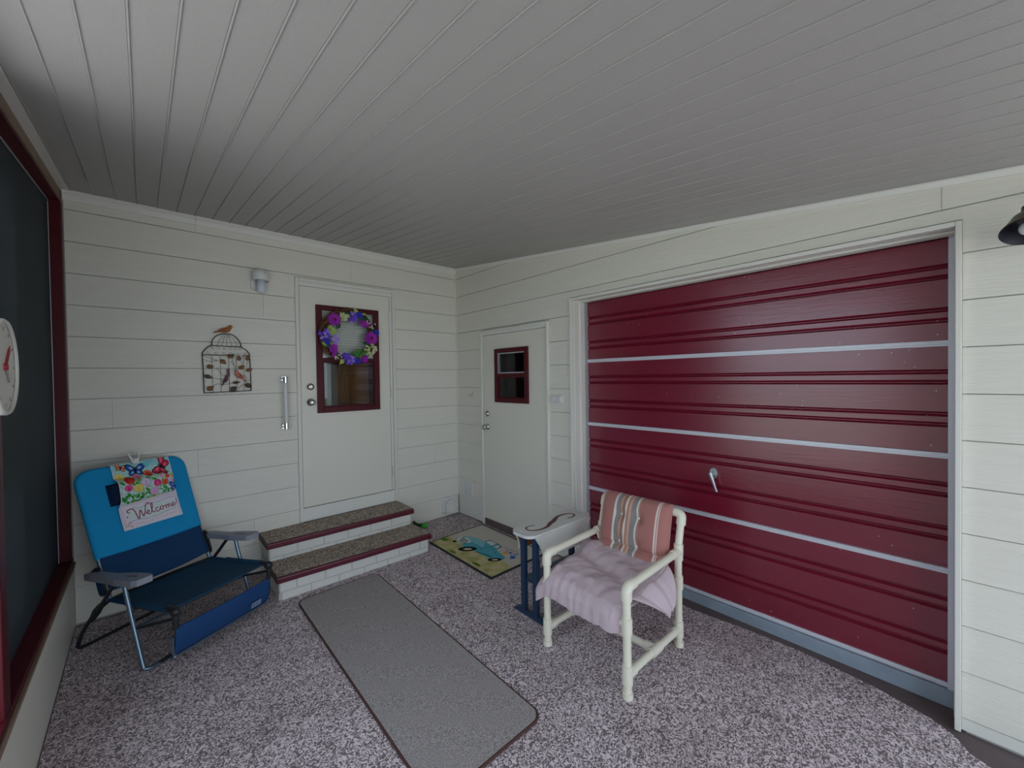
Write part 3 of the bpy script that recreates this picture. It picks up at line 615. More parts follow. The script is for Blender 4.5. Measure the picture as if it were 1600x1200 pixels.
# ================================================================== PVC CHAIR
pc = thing('pvc_armchair', 'cream plastic pipe armchair in front of the garage door', 'chair', (-0.635, -2.48, fz(-0.635, -2.48)))
xf, xb, yl, yr = -0.905, -0.362, -2.213, -2.745; pr, fr_ = 0.0205, 0.0262
def fit(mb, a, b): mb.tube([a, b], fr_, 16)
for y in (yl, yr):
    z0 = fz(xf, y)
    leg = MB().tube([(xf, y, z0 + 0.002), (xf, y, 0.46)], pr, 16); fit(leg, (xf, y, z0), (xf, y, z0 + 0.030)); fit(leg, (xf, y, 0.012), (xf, y, 0.105)); fit(leg, (xf, y, 0.262), (xf, y, 0.338))
    leg.tube(smoothpath([(xf, y, 0.425), (xf, y, 0.462), (xf + 0.008, y, 0.480), (xf + 0.026, y, 0.489), (xf + 0.062, y, 0.4905)], 4), fr_, 16)
    leg.build('front_leg', 'pvc', pc)
    z0 = fz(xb, y)
    post = MB().tube(smoothpath([(xb, y, z0 + 0.002), (xb, y, 0.25), (xb, y, 0.45), (xb + 0.006, y, 0.53), (xb + 0.045, y, 0.690)], 5), pr, 16)
    fit(post, (xb, y, z0), (xb, y, z0 + 0.030)); fit(post, (xb, y, 0.008), (xb, y, 0.098)); fit(post, (xb, y, 0.285), (xb, y, 0.362)); fit(post, (xb + .001, y, 0.455), (xb + 0.008, y, 0.545))
    s = 1 if y == yl else -1
    post.tube(smoothpath([(xb + 0.036, y, 0.650), (xb + 0.046, y, 0.692), (xb + 0.049, y - s * 0.010, 0.706), (xb + 0.050, y - s * 0.028, 0.712), (xb + 0.050, y - s * 0.062, 0.712)], 4), fr_, 16)
    post.build('back_post', 'pvc', pc)
    MB().tube([(xf + 0.03, y, 0.4905), (xb, y, 0.5005)], pr, 16).tube([(xb - 0.062, y, 0.4995), (xb, y, 0.5005)], fr_, 16).build('arm', 'pvc', pc)
    st_ = MB().tube([(xf, y, 0.058), (xb, y, 0.052)], pr, 16); fit(st_, (xf, y, .058), (xf + 0.058, y, 0.0575)); fit(st_, (xb - 0.058, y, .0525), (xb, y, .052)); fit(st_, (-0.680, y, .055), (-0.590, y, .055)); st_.build('side_stretcher', 'pvc', pc)
s_ = MB().tube([(-0.635, yl, .055), (-0.635, yr, .055)], pr, 16); fit(s_, (-0.635, yr, .055), (-0.635, yr + 0.055, .055)); fit(s_, (-0.635, yl, .055), (-0.635, yl - 0.055, .055)); s_.build('cross_stretcher', 'pvc', pc)
MB().tube([(xb + 0.050, yl - .03, 0.712), (xb + 0.050, yr + .03, 0.712)], pr, 16).build('top_rail', 'pvc', pc)
s_ = MB().tube([(xb, yl, 0.323), (xb, yr, 0.323)], pr, 16); fit(s_, (xb, yr, .323), (xb, yr + 0.06, .323)); fit(s_, (xb, yl, .323), (xb, yl - 0.06, .323)); s_.build('rear_seat_rail', 'pvc', pc)
s_ = MB().tube([(xf + .012, yl, 0.300), (xf + .012, yr, 0.300)], pr, 16); s_.build('front_seat_rail', 'pvc', pc)
MB().grid(12, 12, lambda a, b: (xf + 0.01 + (xb - xf - 0.02) * a, yl - 0.06 + (yr - yl + 0.12) * b, 0.324 - 0.015 * math.sin(math.pi * a))).build('seat_sling', 'white_plastic', pc, solid=0.004)

def cushion(N, fn_pos, thick, dents, crease=None):
    """closed puffy pad; fn_pos(s,t,h) maps pad coordinates in [-1,1] and height to space"""
    def hh(s, t):
        e = max(0.0, (1 - abs(s) ** 5)) ** 0.42 * max(0.0, (1 - abs(t) ** 5)) ** 0.42
        h = thick * e
        for ds, dt, dep, w2 in dents: h -= dep * math.exp(-((s - ds) ** 2 + (t - dt) ** 2) / w2)
        if crease: h -= crease[1] * math.exp(-((t - crease[0]) / crease[2]) ** 2) * e
        return max(h, 0.0)
    mb = MB(); mb.grid(N, N, lambda a, b: fn_pos(2 * a - 1, 2 * b - 1, hh(2 * a - 1, 2 * b - 1)))
    mb.grid(N, N, lambda a, b: fn_pos(1 - 2 * a, 2 * b - 1, -thick * 0.55 * max(0.0, (1 - abs(2 * a - 1) ** 5)) ** 0.42 * max(0.0, (1 - abs(2 * b - 1) ** 5)) ** 0.42))
    return mb
# back cushion (striped): s across (left..right), t from bottom (-1) to top (+1)
bc = thing('back_cushion', 'pink striped tufted cushion leaning on the back of the pipe armchair', 'cushion', (-0.42, -2.475, 0.27))
bx0, bz0, bx1, bz1 = -0.425, 0.262, -0.338, 0.762
_d = Vector((bx1 - bx0, 0, bz1 - bz0)).normalized(); _n = Vector((-_d.z, 0, _d.x))
def bpos(s, t, h):
    k = (t + 1) / 2; q = Vector((bx0 + (bx1 - bx0) * k, 0, bz0 + (bz1 - bz0) * k)) + _n * (h + 0.012 * (1 - t * t)); return (q.x, -2.474 - 0.232 * s, q.z)
dn = [(-.30, .52, .026, .02), (.22, .52, .026, .02), (-.30, -.12, .026, .02), (.22, -.12, .026, .02)]
N = 96; cm = cushion(N, bpos, 0.072, dn, (-.20, .016, .05)); cb = cm.build('pad', 'cushion_print', bc)
p = Paint(N, N, (174, 118, 112)); sx = ((p.x * 2 - 1) + 0.09) / np.where(np.abs(p.x * 2 - 1) < .6, 1.12, 1.0)
for a, b, c in ((-.90, -.87, (214, 196, 180)), (-.83, -.80, (214, 196, 180)), (.80, .83, (224, 212, 200)), (.86, .89, (224, 212, 200)), (-.36, -.31, (214, 210, 200)), (-.31, -.20, (142, 134, 132)), (-.20, -.15, (196, 152, 130)), (-.15, -.06, (158, 116, 104)), (-.06, -.01, (220, 216, 208)), (-.01, .05, (186, 132, 116)), (.05, .10, (206, 166, 140)), (.10, .22, (140, 134, 134)), (.22, .27, (220, 214, 204)), (.27, .31, (176, 150, 130))):
    p.put((sx >= a) & (sx < b), c)
p.apply(cb.data)
for ds, dt, _, _ in dn: child(cb, MB().sphere(bpos(ds, dt, 0.040), (0.008, 0.012, 0.012), 10, 6), 'button', 'button_white')
child(cb, MB().tube(smoothpath([bpos(-.98, -.08, .01), bpos(-.99, -.10, .05), bpos(-.93, -.22, .055)], 5), 0.004, 8), 'tie_strap', 'button_white')
# seat cushion
scn = thing('seat_cushion', 'terracotta pink seat cushion almost hidden under the pink towel', 'cushion', (-0.66, -2.475, 0.325))
def spos(s, t, h): return (-0.662 + 0.238 * t, -2.472 + 0.215 * s, 0.352 + h)
cushion(30, spos, 0.032, []).build('pad', 'terracotta', scn)
# towel
tw = thing('pink_towel', 'crumpled pale pink towel spread over the seat of the pipe armchair', 'towel', (-0.68, -2.46, 0.33))
def wr_(x, y): 
    v = Vector((x * 9 + y * 5, y * 11 - x * 4, 0.3)); return 0.010 * noise.noise(v) + 0.006 * noise.noise(v * 2.3) + 0.012 * math.exp(-((x + 0.60 - 0.35 * (y + 2.5)) / 0.05) ** 2) - 0.012 * math.exp(-((x + 0.70 - 0.3 * (y + 2.55)) / 0.04) ** 2)
def tpos(a, b):
    y = -2.150 - 0.580 * a
    # b: 0 back .. 0.68 front edge .. 1 hem
    if b < 0.68:
        k = b / 0.68; x = -0.452 - 0.450 * k; z = 0.412 - 0.012 * k + wr_(x, y) + 0.03 * (1 - k) ** 3
        z -= max(0, (y + 2.23)) * 0.9 * (0.35 + 0.65 * k)          # falls over the left arm side
        z -= 0.028 * max(0, k - 0.85) / 0.15
    else:
        k = (b - 0.68) / 0.32
        fold = 0.0028 * math.sin(a * 62 + 4 * noise.noise(Vector((a * 6, k, 1)))) * (0.5 + 0.5 * k)
        x = -0.902 - 0.034 * math.sin(min(1, k * 2.2) * math.pi / 2) - fold
        drop = 0.105 + 0.018 * a + 0.012 * math.sin(a * 3.1)
        z = 0.372 + wr_(-0.902, y) - drop * k - max(0, (y + 2.23)) * 0.9
        if a > 0.90: x += 0.046 * (a - 0.90) / 0.10
    return (x, y, z)
mb = MB().grid(90, 84, tpos)
def flap(a, b):
    # side flap hanging between the right hand legs, outside the seat cushion
    x0, x1 = -0.842, -0.46; xt = -0.562
    x = x0 + (x1 - x0) * a; x = x + (xt - x) * 0.80 * b ** 1.3
    y = -2.730 - 0.085 * math.sin(b * 1.45); z = tpos(1.0, 0.68 * min(1, max(0, (-0.452 - (x0 + (x1 - x0) * a)) / 0.450)))[2] - 0.145 * b ** 1.5 + 0.006 * math.sin(a * 16 + 2) * b
    return (x, y, z)
mb.grid(40, 24, flap)
mb.build('cloth', 'towel_pink', tw, solid=0.006)
MB().tube([tpos(0.02 + 0.96 * i / 60, 0.94) for i in range(61)], 0.0038, 6).build('hem', 'towel_pink', tw)

# ================================================================== DROP-LEAF TABLE
tb = thing('drop_leaf_table', 'small white drop-leaf table with a painted red S on navy legs', 'table', (-0.55, -1.945, fz(-0.55, -1.945)))
TX, TY, TZ = -0.545, -1.94, 0.520
top_o = []
hx, hy = 0.325, 0.100
for cx, cy, a0 in ((hx - .075, hy - .06, 0), (-hx + .075, hy - .06, 90), (-hx + .075, -hy + .06, 180), (hx - .075, -hy + .06, 270)): top_o += arc(cx, cy, .075, .06, a0, a0 + 90, 6)
slot = lambda c: [(c + 0.011 * math.cos(a) + 0.012 * (1 - (math.sin(a)) ** 2) * (1 if c > 0 else -1) * 0, 0.038 * math.sin(a)) for a in [2 * math.pi * i / 16 for i in range(16)]]
MB().holed(top_o, [slot(-0.285), slot(0.285)], lambda a, b, t: (TX + a, TY + b, TZ + t), -0.018, 0.0).build('table_top', 'white_paint', tb, bevel=0.002)
# painted S on the top
spts = smoothpath([(-0.125, 0.020), (-0.165, 0.048), (-0.215, 0.040), (-0.225, 0.000), (-0.175, -0.045), (-0.105, -0.050), (-0.040, -0.020), (0.000, 0.005), (0.040, 0.035), (0.110, 0.058), (0.185, 0.048), (0.205, 0.010), (0.175, -0.030), (0.120, -0.045)], 6) if False else None
S2 = [(-0.150, 0.034), (-0.205, 0.050), (-0.238, 0.020), (-0.225, -0.020), (-0.170, -0.045), (-0.100, -0.040), (-0.045, -0.012), (0.000, 0.000), (0.045, 0.022), (0.100, 0.044), (0.170, 0.040), (0.215, 0.012), (0.205, -0.022), (0.160, -0.036), (0.120, -0.030)]
S2 = [(a, b, 0) for a, b in S2]; sp = smoothpath(S2, 6); mb = MB(); n_ = len(sp); vs_ = []
for i, q in enumerate(sp):
    a, b = Vector(sp[max(0, i - 1)]), Vector(sp[min(n_ - 1, i + 1)]); t = (b - a).normalized(); nn = Vector((-t.y, t.x, 0)); k = i / (n_ - 1)
    wd = 0.0045 + 0.010 * math.exp(-((k - .5) / .16) ** 2) + 0.003 * math.sin(k * math.pi)
    for s in (1, -1): qq = Vector(q) + nn * wd * s; vs_.append((TX + qq.x, TY + qq.y, TZ + 0.0008))
mb.add(vs_, [(2 * i, 2 * i + 1, 2 * i + 3, 2 * i + 2) for i in range(n_ - 1)]); sl = mb.build('painted_letter', 's_red', tb, solid=0.0006)
for sgn in (-1, 1):
    lo = [(-0.285, 0), (0.285, 0)] + [(0.285 - 0.065 * math.sin(t * math.pi / 2), -0.150 * t) for t in [i / 6 for i in range(1, 7)]] + [(-0.285 + 0.065 * math.sin(t * math.pi / 2), -0.150 * t) for t in [i / 6 for i in range(6, 0, -1)]]
    sl_ = 0.10
    MB().prism(lo, lambda a, b, t: (TX + a, TY + sgn * (hy - 0.004 + t + (-b) * sl_), TZ - 0.012 + b), 0.0, 0.012).build('drop_leaf', ['white_paint'], tb, bevel=0.002)
    MB().prism([(a * 0.97, b * 0.97 - 0.002) for a, b in lo], lambda a, b, t: (TX + a, TY + sgn * (hy - 0.0045 + t + (-b) * sl_), TZ - 0.013 + b), -0.0025, 0.0).build('leaf_inner_face', 'pine', tb)
for ex in (-0.790, -0.300):
    zf = fz(ex, TY)
    ft = [(-0.145, 0), (0.145, 0), (0.145, 0.012), (0.115, 0.030), (-0.115, 0.030), (-0.145, 0.012)]
    MB().prism(ft, lambda a, b, t: (ex + t, TY - 0.012 + a, zf + b - 0.001), -0.016, 0.016).build('foot', 'navy_paint', tb, bevel=0.003)
    for yy in (-0.067, 0.042):
        MB().box(ex - 0.014, ex + 0.014, TY + yy - 0.020, TY + yy + 0.020, zf + 0.028, TZ - 0.018).build('leg', 'navy_paint', tb, bevel=0.002)
    MB().prism([(-0.067, 0.25), (-0.067 - 0.022, 0.25), (-0.099, 0.34), (-0.094, 0.37), (-0.067, 0.44)], lambda a, b, t: (ex + t, TY + a, b), -0.010, 0.010).build('leaf_bracket', 'navy_paint', tb)
MB().box(-0.790, -0.300, TY - 0.085, TY + 0.060, 0.180, 0.198).build('shelf', 'navy_paint', tb, bevel=0.003)

# ================================================================== BEACH CHAIR (local: u across, v forward, z up)
BCL = (-2.433, -0.618, fz(-2.433, -0.618)); BTH = R(29.54)
bch = thing('beach_chair', 'folding beach chair with teal padded back and navy seat against the siding', 'chair', BCL, BTH, world=False)
def B(u, v, z): return (u, -v, z)
def bt(mb, pts, r, n=5, seg=10): return mb.tube([B(*q) for q in smoothpath(pts, n)], r, seg)
SA, SC = Vector((-.349, .504)), Vector((-.35934, .93321))      # back plane in (v, z): start and unit direction
def bk(u, s, off=0.0):                                        # point on the back plane
    v = SA.x + SC.x * s + SC.y * off; z = SA.y + SC.y * s - SC.x * off; return B(u, v, z)
WA = 0.3217
gl = lambda u, v: 0.013                                        # feet ride on the slab
for s in (-1, 1):
    u = s * WA
    dz = fz(BCL[0] + u * math.cos(BTH), BCL[1] + u * math.sin(BTH)) - BCL[2]
    bt(MB(), [(u, -.060, .455), (u, -.02, .33), (u, .078, .045 + dz), (u - s * .004, .092, .018 + dz), (u - s * .03, .100, .0095 + dz), (u - s * .07, .100, .0095 + dz)], 0.0115).build('front_leg', 'steel_tube', bch)
    bt(MB(), [(u, -.140, .452), (u - s * .004, -.26, .318), (u - s * .004, -.345, .235), (u, -.44, .125), (u, -.487, .055 + dz), (u - s * .004, -.497, .020 + dz), (u - s * .04, -.499, .0095 + dz), (u - s * .09, -.499, .0095 + dz)], 0.0105).build('rear_leg', 'black_tube', bch)
    # arm rest: tapered plank with a slot near the front
    ol = [(-.020, -.375), (.022, -.375), (.030, -.30), (.030, -.16), (.046, -.06), (.048, .085), (.036, .118), (-.034, .122), (-.046, .095), (-.046, -.05), (-.028, -.16), (-.026, -.30)]
    ol = [(a * (1 if s > 0 else -1), b) for a, b in ol]
    if s < 0: ol = ol[::-1]
    sl = [(0.013 * math.cos(a) - 0.004 * s, -.005 + 0.058 * math.sin(a)) for a in [2 * math.pi * i / 18 for i in range(18)]]
    za = lambda v: 0.470 + 0.105 * (v + .368) * 0.95 + (0.006 if v < -.2 else 0)
    MB().holed(ol, [sl], lambda a, b, t: B(u + a, b, za(b) + t), -0.034, 0.0).build('armrest', 'arm_grey', bch, bevel=0.006)
    # hub, seat rail
    uh = s * 0.283
    hb = MB(); hb.sphere(B(uh, .288, .338), (.024, .028, .026), 14, 8); bt(hb, [(uh, .285, .338), (uh, .290, .30), (uh, .285, .245)], 0.0145); bt(hb, [(uh, .29, .342), (uh, .22, .345)], .017); hb.build('front_hub', 'black_plastic', bch)
    bt(MB(), [(uh, .27, .342), (uh, .05, .330), (uh, -.265, .316)], 0.0125).build('seat_rail', 'navy_fabric', bch)
    bt(MB(), [(uh, -.262, .316), (uh, -.349, .504)], 0.0115).build('back_tube', 'steel_tube', bch)
    # hinge plate where arm meets the back
    pl_ = [(q[0], q[1]) for q in rrect(-.030, .030, -.085, .085, .029, 8)]
    MB().prism(pl_, lambda a, b, t: B(s * (.293 + t), -.318 + a * .93 - b * .36, .420 + b * .93 + a * .36), 0.0, 0.012).build('hinge_plate', 'black_plastic', bch, bevel=0.003)
    MB().prism([(a * .72, b * .85) for a, b in pl_], lambda a, b, t: B(s * (.305 + t), -.318 + a * .93 - b * .36, .420 + b * .93 + a * .36), 0.0, 0.004).build('hinge_pad', 'navy_fabric', bch)
    bt(MB(), [(s * .300, -.350, .490), (s * .310, -.368, .470), (u, -.368, .462)], 0.010).build('arm_pivot', 'black_plastic', bch)
    # webbing bracket wrapped on the rear leg
    bt(MB(), [(u - s * .012, -.285, .300), (u - s * .012, -.335, .250), (u - s * .012, -.385, .190)], [0.014, .021, .014], 4).build('leg_joint', 'black_plastic', bch)
    bt(MB(), [(uh, -.262, .315), (u - s * .01, -.335, .250)], 0.009).build('link_bar', 'black_tube', bch)
    bt(MB(), [(uh, .285, .30), (u - s * .010, .02, .215)], 0.008).build('pouch_link', 'black_tube', bch)
dzl = fz(BCL[0] - WA * math.cos(BTH), BCL[1] - WA * math.sin(BTH)) - BCL[2]
bt(MB(), [(-WA + .06, .100, .0095 + dzl), (WA - .06, .100, .0095 - dzl)], 0.0115).build('front_floor_bar', 'black_tube', bch)
bt(MB(), [(-WA + .08, -.499, .0095 + dzl), (WA - .08, -.499, .0095 - dzl)], 0.0105).build('rear_floor_bar', 'black_tube', bch)
bt(MB(), [(-WA, .012, .215), (WA, .012, .215)], 0.0105).build('front_cross_bar', 'steel_tube', bch)
bt(MB(), [(-.283, -.05, .300), (.283, -.05, .300)], 0.009).build('seat_cross_bar', 'black_tube', bch)
bt(MB(), [(-.283, -.262, .316), (-.15, -.30, .305), (.0, -.315, .300), (.15, -.30, .305), (.283, -.262, .316)], 0.010).build('rear_cross_bar', 'black_tube', bch)
MB().grid(30, 24, lambda a, b: B(-.275 + .55 * a, .270 - .52 * b, .346 - .026 * b - .022 * math.sin(math.pi * b) * math.sin(math.pi * a) ** .6 + .0015 * math.sin(b * 30))).build('seat_sling', 'seat_fabric', bch, solid=0.006)
for s in (-1, 1): bt(MB(), [(s * .283, .225, .343), (s * .283, .05, .331), (s * .283, -.10, .324)], 0.0185).build('seat_sleeve', 'seat_fabric', bch)
# front pouch
MB().grid(36, 10, lambda a, b: B(-.286 + .572 * a, .290 + .010 * math.sin(math.pi * b) - .018 * b, .252 - .150 * b - .006 * math.sin(math.pi * a))).build('front_pouch', 'pouch_fabric', bch, solid=0.008)
bt(MB(), [(-.286, .268, .200), (-.284, .270, .105), (-.272, .272, .092), (-.25, .272, .088), (.25, .272, .088), (.272, .272, .092), (.284, .270, .105), (.286, .268, .200)], 0.0085).build('pouch_bar', 'steel_tube', bch)
tg = MB().grid(66, 34, lambda a, b: B(.146 + .066 * a, .3035 - .0075 * b, .152 - .034 * b), 0, False).build('label_tag', 'flag_print', bch)
p = Paint(66, 34, (128, 146, 172)); IK = (66, 84, 120)
for q in ([(.16, .78), (.16, .22), (.30, .24), (.34, .38), (.28, .50), (.17, .51), (.35, .78)], [(.50, .22), (.50, .78)], [(.74, .22), (.64, .36), (.64, .64), (.74, .78), (.84, .64), (.84, .36), (.74, .22)]): p.stroke(q, .055, IK, asp=.52)
p.apply(tg.data)
# backrest: tube loop, navy lower sling, teal padded cover, headrest
loop = [(-.283, -.02), (-.283, .44), (-.280, .50), (-.255, .545), (-.21, .560), (.21, .560), (.255, .545), (.280, .50), (.283, .44), (.283, -.02)]
MB().tube([bk(a, b) for a, b, _ in smoothpath([(a, b, 0) for a, b in loop], 5)], 0.011, 10).build('back_frame', 'steel_tube', bch)
MB().grid(30, 16, lambda a, b: bk(-.280 + .56 * a, .045 - .205 * b - .02 * b * math.sin(math.pi * a), .010 - .014 * math.sin(math.pi * a) * (1 + .3 * math.sin(b * 14)) + .012 * b)).build('back_sling', 'navy_fabric', bch, solid=0.008)
def teal_out(t):                                               # outline of the padded cover
    pts = rrect(-.300, .300, .036, .572, .085, 10); return pts
to = [(a, b) for a, b in arc(.300 - .085, .572 - .085, .085, .085, 0, 90, 10) + arc(-.300 + .085, .572 - .085, .085, .085, 90, 180, 10) + [(-.297, .30), (-.292, .036), (.292, .036), (.297, .30)]]
mb = MB(); c0 = (0.0, .28)
rings = [(1.0, -.016), (1.015, -.004), (1.015, .004), (.99, .015), (.95, .0175), (.6, .018), (.02, .018)]
vv = [bk(c0[0] + (a - c0[0]) * k, c0[1] + (b - c0[1]) * k, o_) for k, o_ in rings for a, b in to]; nn = len(to)
mb.add(vv, [(i * nn + k, i * nn + (k + 1) % nn, (i + 1) * nn + (k + 1) % nn, (i + 1) * nn + k) for i in range(len(rings) - 1) for k in range(nn)], 0, True)
mb.add(vv[:nn], [tuple(range(nn))[::-1]]); mb.build('back_cover', 'teal_fabric', bch)
mb = MB()
def pil(s, t, h): return bk(-.002 + .175 * s, .386 + .068 * t, .020 + h)
pm2 = MB()
def ph(s, t): return .042 * max(0, 1 - abs(s) ** 6) ** .4 * max(0, 1 - abs(t) ** 6) ** .4
pm2.grid(24, 16, lambda a, b: pil(2 * a - 1, 2 * b - 1, ph(2 * a - 1, 2 * b - 1))); pm2.build('headrest', 'pillow_navy', bch)

# ---- welcome flag over the chair back
fl = thing('welcome_flag', 'printed Welcome garden flag with butterflies and flowers on the beach chair back', 'flag', BCL, BTH, world=False)
FW, FH = 210, 250
p = Paint(FW, FH, (150, 205, 208))
rr = random.Random(11)
yy = p.y; p.put(yy > .12, (168, 214, 214)); p.put(yy > .24, (186, 216, 214))
for k in range(260):
    cx, cy = rr.random(), .26 + .38 * rr.random(); p.ell(cx, cy, .012 + .03 * rr.random(), .010 + .015 * rr.random(), rr.choice([(96, 160, 90), (150, 190, 140), (206, 214, 220), (120, 180, 120), (196, 206, 226), (170, 196, 190)]), rr.uniform(0, 90))
for k in range(80):
    cx, cy = rr.random(), .52 + .11 * rr.random(); p.ell(cx, cy, .035, .012, rr.choice([(40, 140, 46), (70, 160, 60), (30, 110, 50), (110, 180, 80), (170, 200, 210)]), rr.uniform(-60, 60))
for cx, cy in ((.60, .36), (.63, .40), (.22, .36), (.30, .38), (.06, .33), (.45, .50), (.75, .52)): p.ell(cx, cy, .05, .022, (56, 150, 56), 40)
OR, RD, PK, MG, YL, LL = (222, 104, 62), (206, 62, 48), (226, 96, 142), (214, 44, 128), (216, 196, 92), (206, 172, 214)
def tulip(cx, cy, r, c, c2):
    p.stroke([(cx, cy), (cx - .01, min(.64, cy + .14))], .009, (60, 140, 60)); p.ell(cx, cy, r, r * .78, c); p.ell(cx - r * .35, cy - r * .1, r * .42, r * .62, c2, 15); p.ell(cx + r * .35, cy - r * .1, r * .38, r * .58, c2, -15); p.ell(cx, cy + r * .12, r * .34, r * .5, c)
for cx, cy, r, c, c2 in ((.55, .235, .075, RD, OR), (.19, .297, .085, RD, (190, 48, 40)), (.345, .255, .062, PK, (238, 150, 172)), (.09, .215, .075, YL, (228, 212, 130)), (.145, .415, .065, MG, PK), (.30, .445, .080, YL, (226, 210, 120)), (.435, .375, .075, LL, (222, 200, 230)), (.63, .425, .072, PK, MG), (.765, .43, .062, RD, OR), (.88, .41, .072, LL, (230, 196, 222)), (.965, .44, .06, MG, PK), (.93, .35, .062, YL, (196, 190, 90)), (.55, .535, .072, (226, 150, 196), LL), (.73, .27, .04, OR, (236, 170, 140)), (.82, .35, .04, OR, RD), (.72, .33, .04, (230, 160, 160), LL)): tulip(cx, cy, r, c, c2)
def fly(cx, cy, sc, c, c2, rot):
    ca, sa = math.cos(R(rot)), math.sin(R(rot))
    for s in (-1, 1):
        for ox, oy, rx, ry, a in ((.085, -.035, .085, .05, -28), (.06, .035, .06, .042, 30)):
            x_, y_ = s * ox * sc, oy * sc; q = (cx + x_ * ca - y_ * sa, cy + x_ * sa + y_ * ca)
            p.ell(*q, rx * sc, ry * sc, (20, 26, 48) if c[2] > 120 else (90, 14, 40), rot + s * a); p.ell(*q, rx * sc * .78, ry * sc * .72, c, rot + s * a); p.ell(q[0] - .2 * x_ * ca, q[1] - .2 * x_ * sa, rx * sc * .38, ry * sc * .36, c2, rot + s * a)
    p.stroke([(cx + .05 * sc * sa, cy - .05 * sc * ca), (cx - .06 * sc * sa, cy + .06 * sc * ca)], .018 * sc, (20, 20, 34))
fly(.145, .075, .62, (216, 120, 84), (234, 170, 130), 20); fly(.375, .145, 1.05, (44, 92, 170), (140, 190, 226), 4); fly(.835, .155, 1.25, (214, 52, 92), (232, 110, 130), -52); fly(.935, .535, .75, (64, 96, 190), (110, 150, 220), 10)
for k in range(7): p.ell(.56 + .02 * k, .05 + .05 * math.sin(k), .02, .05, (120, 196, 210), 30)
pt = .64 - .045 * p.x
p.put(p.y > pt, (222, 216, 226)); p.put((p.y > pt) & (p.y < pt + .014), (228, 196, 206))
p.put((p.y > .66) & ((p.x < .05) | (p.x > .95)), (212, 200, 216)); 
p.ell(.52, .80, .42, .105, (208, 220, 218)); p.rect(.12, .92, .745, .85, (208, 220, 218))
for q in ([(.10, .72), (.22, .70), (.34, .725), (.50, .695), (.66, .70), (.82, .68), (.93, .69)], [(.10, .90), (.25, .885), (.40, .905), (.58, .90), (.75, .875), (.92, .865)]): p.stroke([(a, b) for a, b, _ in smoothpath([(a, b, 0) for a, b in q], 5)], .007, (150, 140, 160))
for q in ([(.07, .95), (.20, .94), (.40, .955), (.60, .945), (.80, .93), (.93, .92)], [(.06, .70), (.065, .80), (.055, .96)], [(.955, .66), (.965, .78), (.955, .90)]): p.stroke(q, .006, (222, 150, 160))
for k in range(14): p.ell(.05 + .1 * rr.random(), .90 + .07 * rr.random(), .012, .009, rr.choice([(226, 150, 150), (150, 190, 150), (220, 180, 190)]))
# script lettering
INK = (140, 34, 84)
def wr2(q, w_=.015): p.stroke([(a, b) for a, b, _ in smoothpath([(.060 + a * .93, .675 + b * .205, 0) for a, b in q], 6)], w_, INK, asp=1.28)
wr2([(.10, .42), (.06, .32), (.10, .20), (.17, .22), (.20, .45), (.225, .95), (.25, .90), (.29, .40), (.315, .80), (.325, .88), (.365, .60), (.40, .12), (.44, .02), (.46, .12)], .017)
wr2([(.37, .76), (.42, .70), (.435, .60), (.415, .56), (.395, .68), (.405, .82), (.44, .84), (.485, .62), (.515, .20), (.505, .08), (.487, .25), (.485, .65), (.50, .82), (.53, .78)])
wr2([(.60, .56), (.575, .54), (.552, .66), (.562, .80), (.59, .82), (.63, .70)])
wr2([(.665, .52), (.64, .56), (.632, .68), (.65, .78), (.68, .72), (.687, .58), (.668, .52), (.70, .58), (.735, .54)])
wr2([(.735, .54), (.742, .62), (.738, .78), (.745, .62), (.768, .52), (.785, .56), (.783, .76), (.79, .60), (.812, .50), (.83, .55), (.828, .70), (.85, .74)])
wr2([(.85, .70), (.893, .60), (.905, .50), (.885, .46), (.865, .58), (.875, .72), (.91, .72), (.955, .50), (.975, .42)])
p.ell(.105, .815, .013, .010, INK); p.ell(.955, .735, .012, .009, (60, 40, 90))
p.put((p.x < .012) | (p.x > .988) | (p.y > .985), (214, 214, 224))
def fpos(a, b):
    u = -.136 + .326 * a + .006 * math.sin(b * 5 + 1) - .010 * b * (1 - a); s = .580 - .432 * b
    off = .0235 + .004 * math.sin(a * 7 + b * 3) + .006 * b
    dx = max(0, (-.002 + .175 - u) / .05) if u > .165 else 1.0
    hump = .043 * min(1, max(0, dx)) * math.exp(-((s - .386) / .085) ** 6); off = max(off, .0250 + hump * 1.12)
    if b < .02: off -= .012
    return bk(u, s, off)
ff = MB().grid(FW, FH, fpos).build('printed_cloth', 'flag_print', fl); p.apply(ff.data)
MB().grid(10, 12, lambda a, b: bk(-.134 + .322 * a, .576 + .010 * math.sin(b * math.pi), .020 - .046 * b)).build('top_fold', 'white_paint', fl, solid=0.002)
# ---- clothespin
cp = thing('clothespin', 'white plastic clothespin gripping the top of the Welcome flag', 'clothespin', BCL, BTH, world=False)
for s, tl in ((-1, -.010), (1, .008)):
    MB().hexa([bk(-.004 + s * .010 - .007, .560, .036), bk(-.004 + s * .010 + .007, .560, .036), bk(-.004 + s * .010 + .007, .560, .046), bk(-.004 + s * .010 - .007, .560, .046), bk(.000 + s * .022 + tl - .006, .640, .030), bk(.000 + s * .022 + tl + .006, .640, .030), bk(s * .022 + tl + .006, .640, .040), bk(s * .022 + tl - .006, .640, .040)]).build('prong', 'white_plastic', cp, bevel=0.002)
MB().hexa([bk(-.018, .556, .026), bk(.010, .556, .026), bk(.010, .556, .048), bk(-.018, .556, .048), bk(-.018, .590, .026), bk(.012, .590, .026), bk(.012, .590, .048), bk(-.018, .590, .048)]).build('jaw', 'white_plastic', cp, bevel=0.003)
MB().tube([bk(-.016, .600, .048), bk(.014, .600, .048)], .005, 8).build('spring', 'zinc', cp)

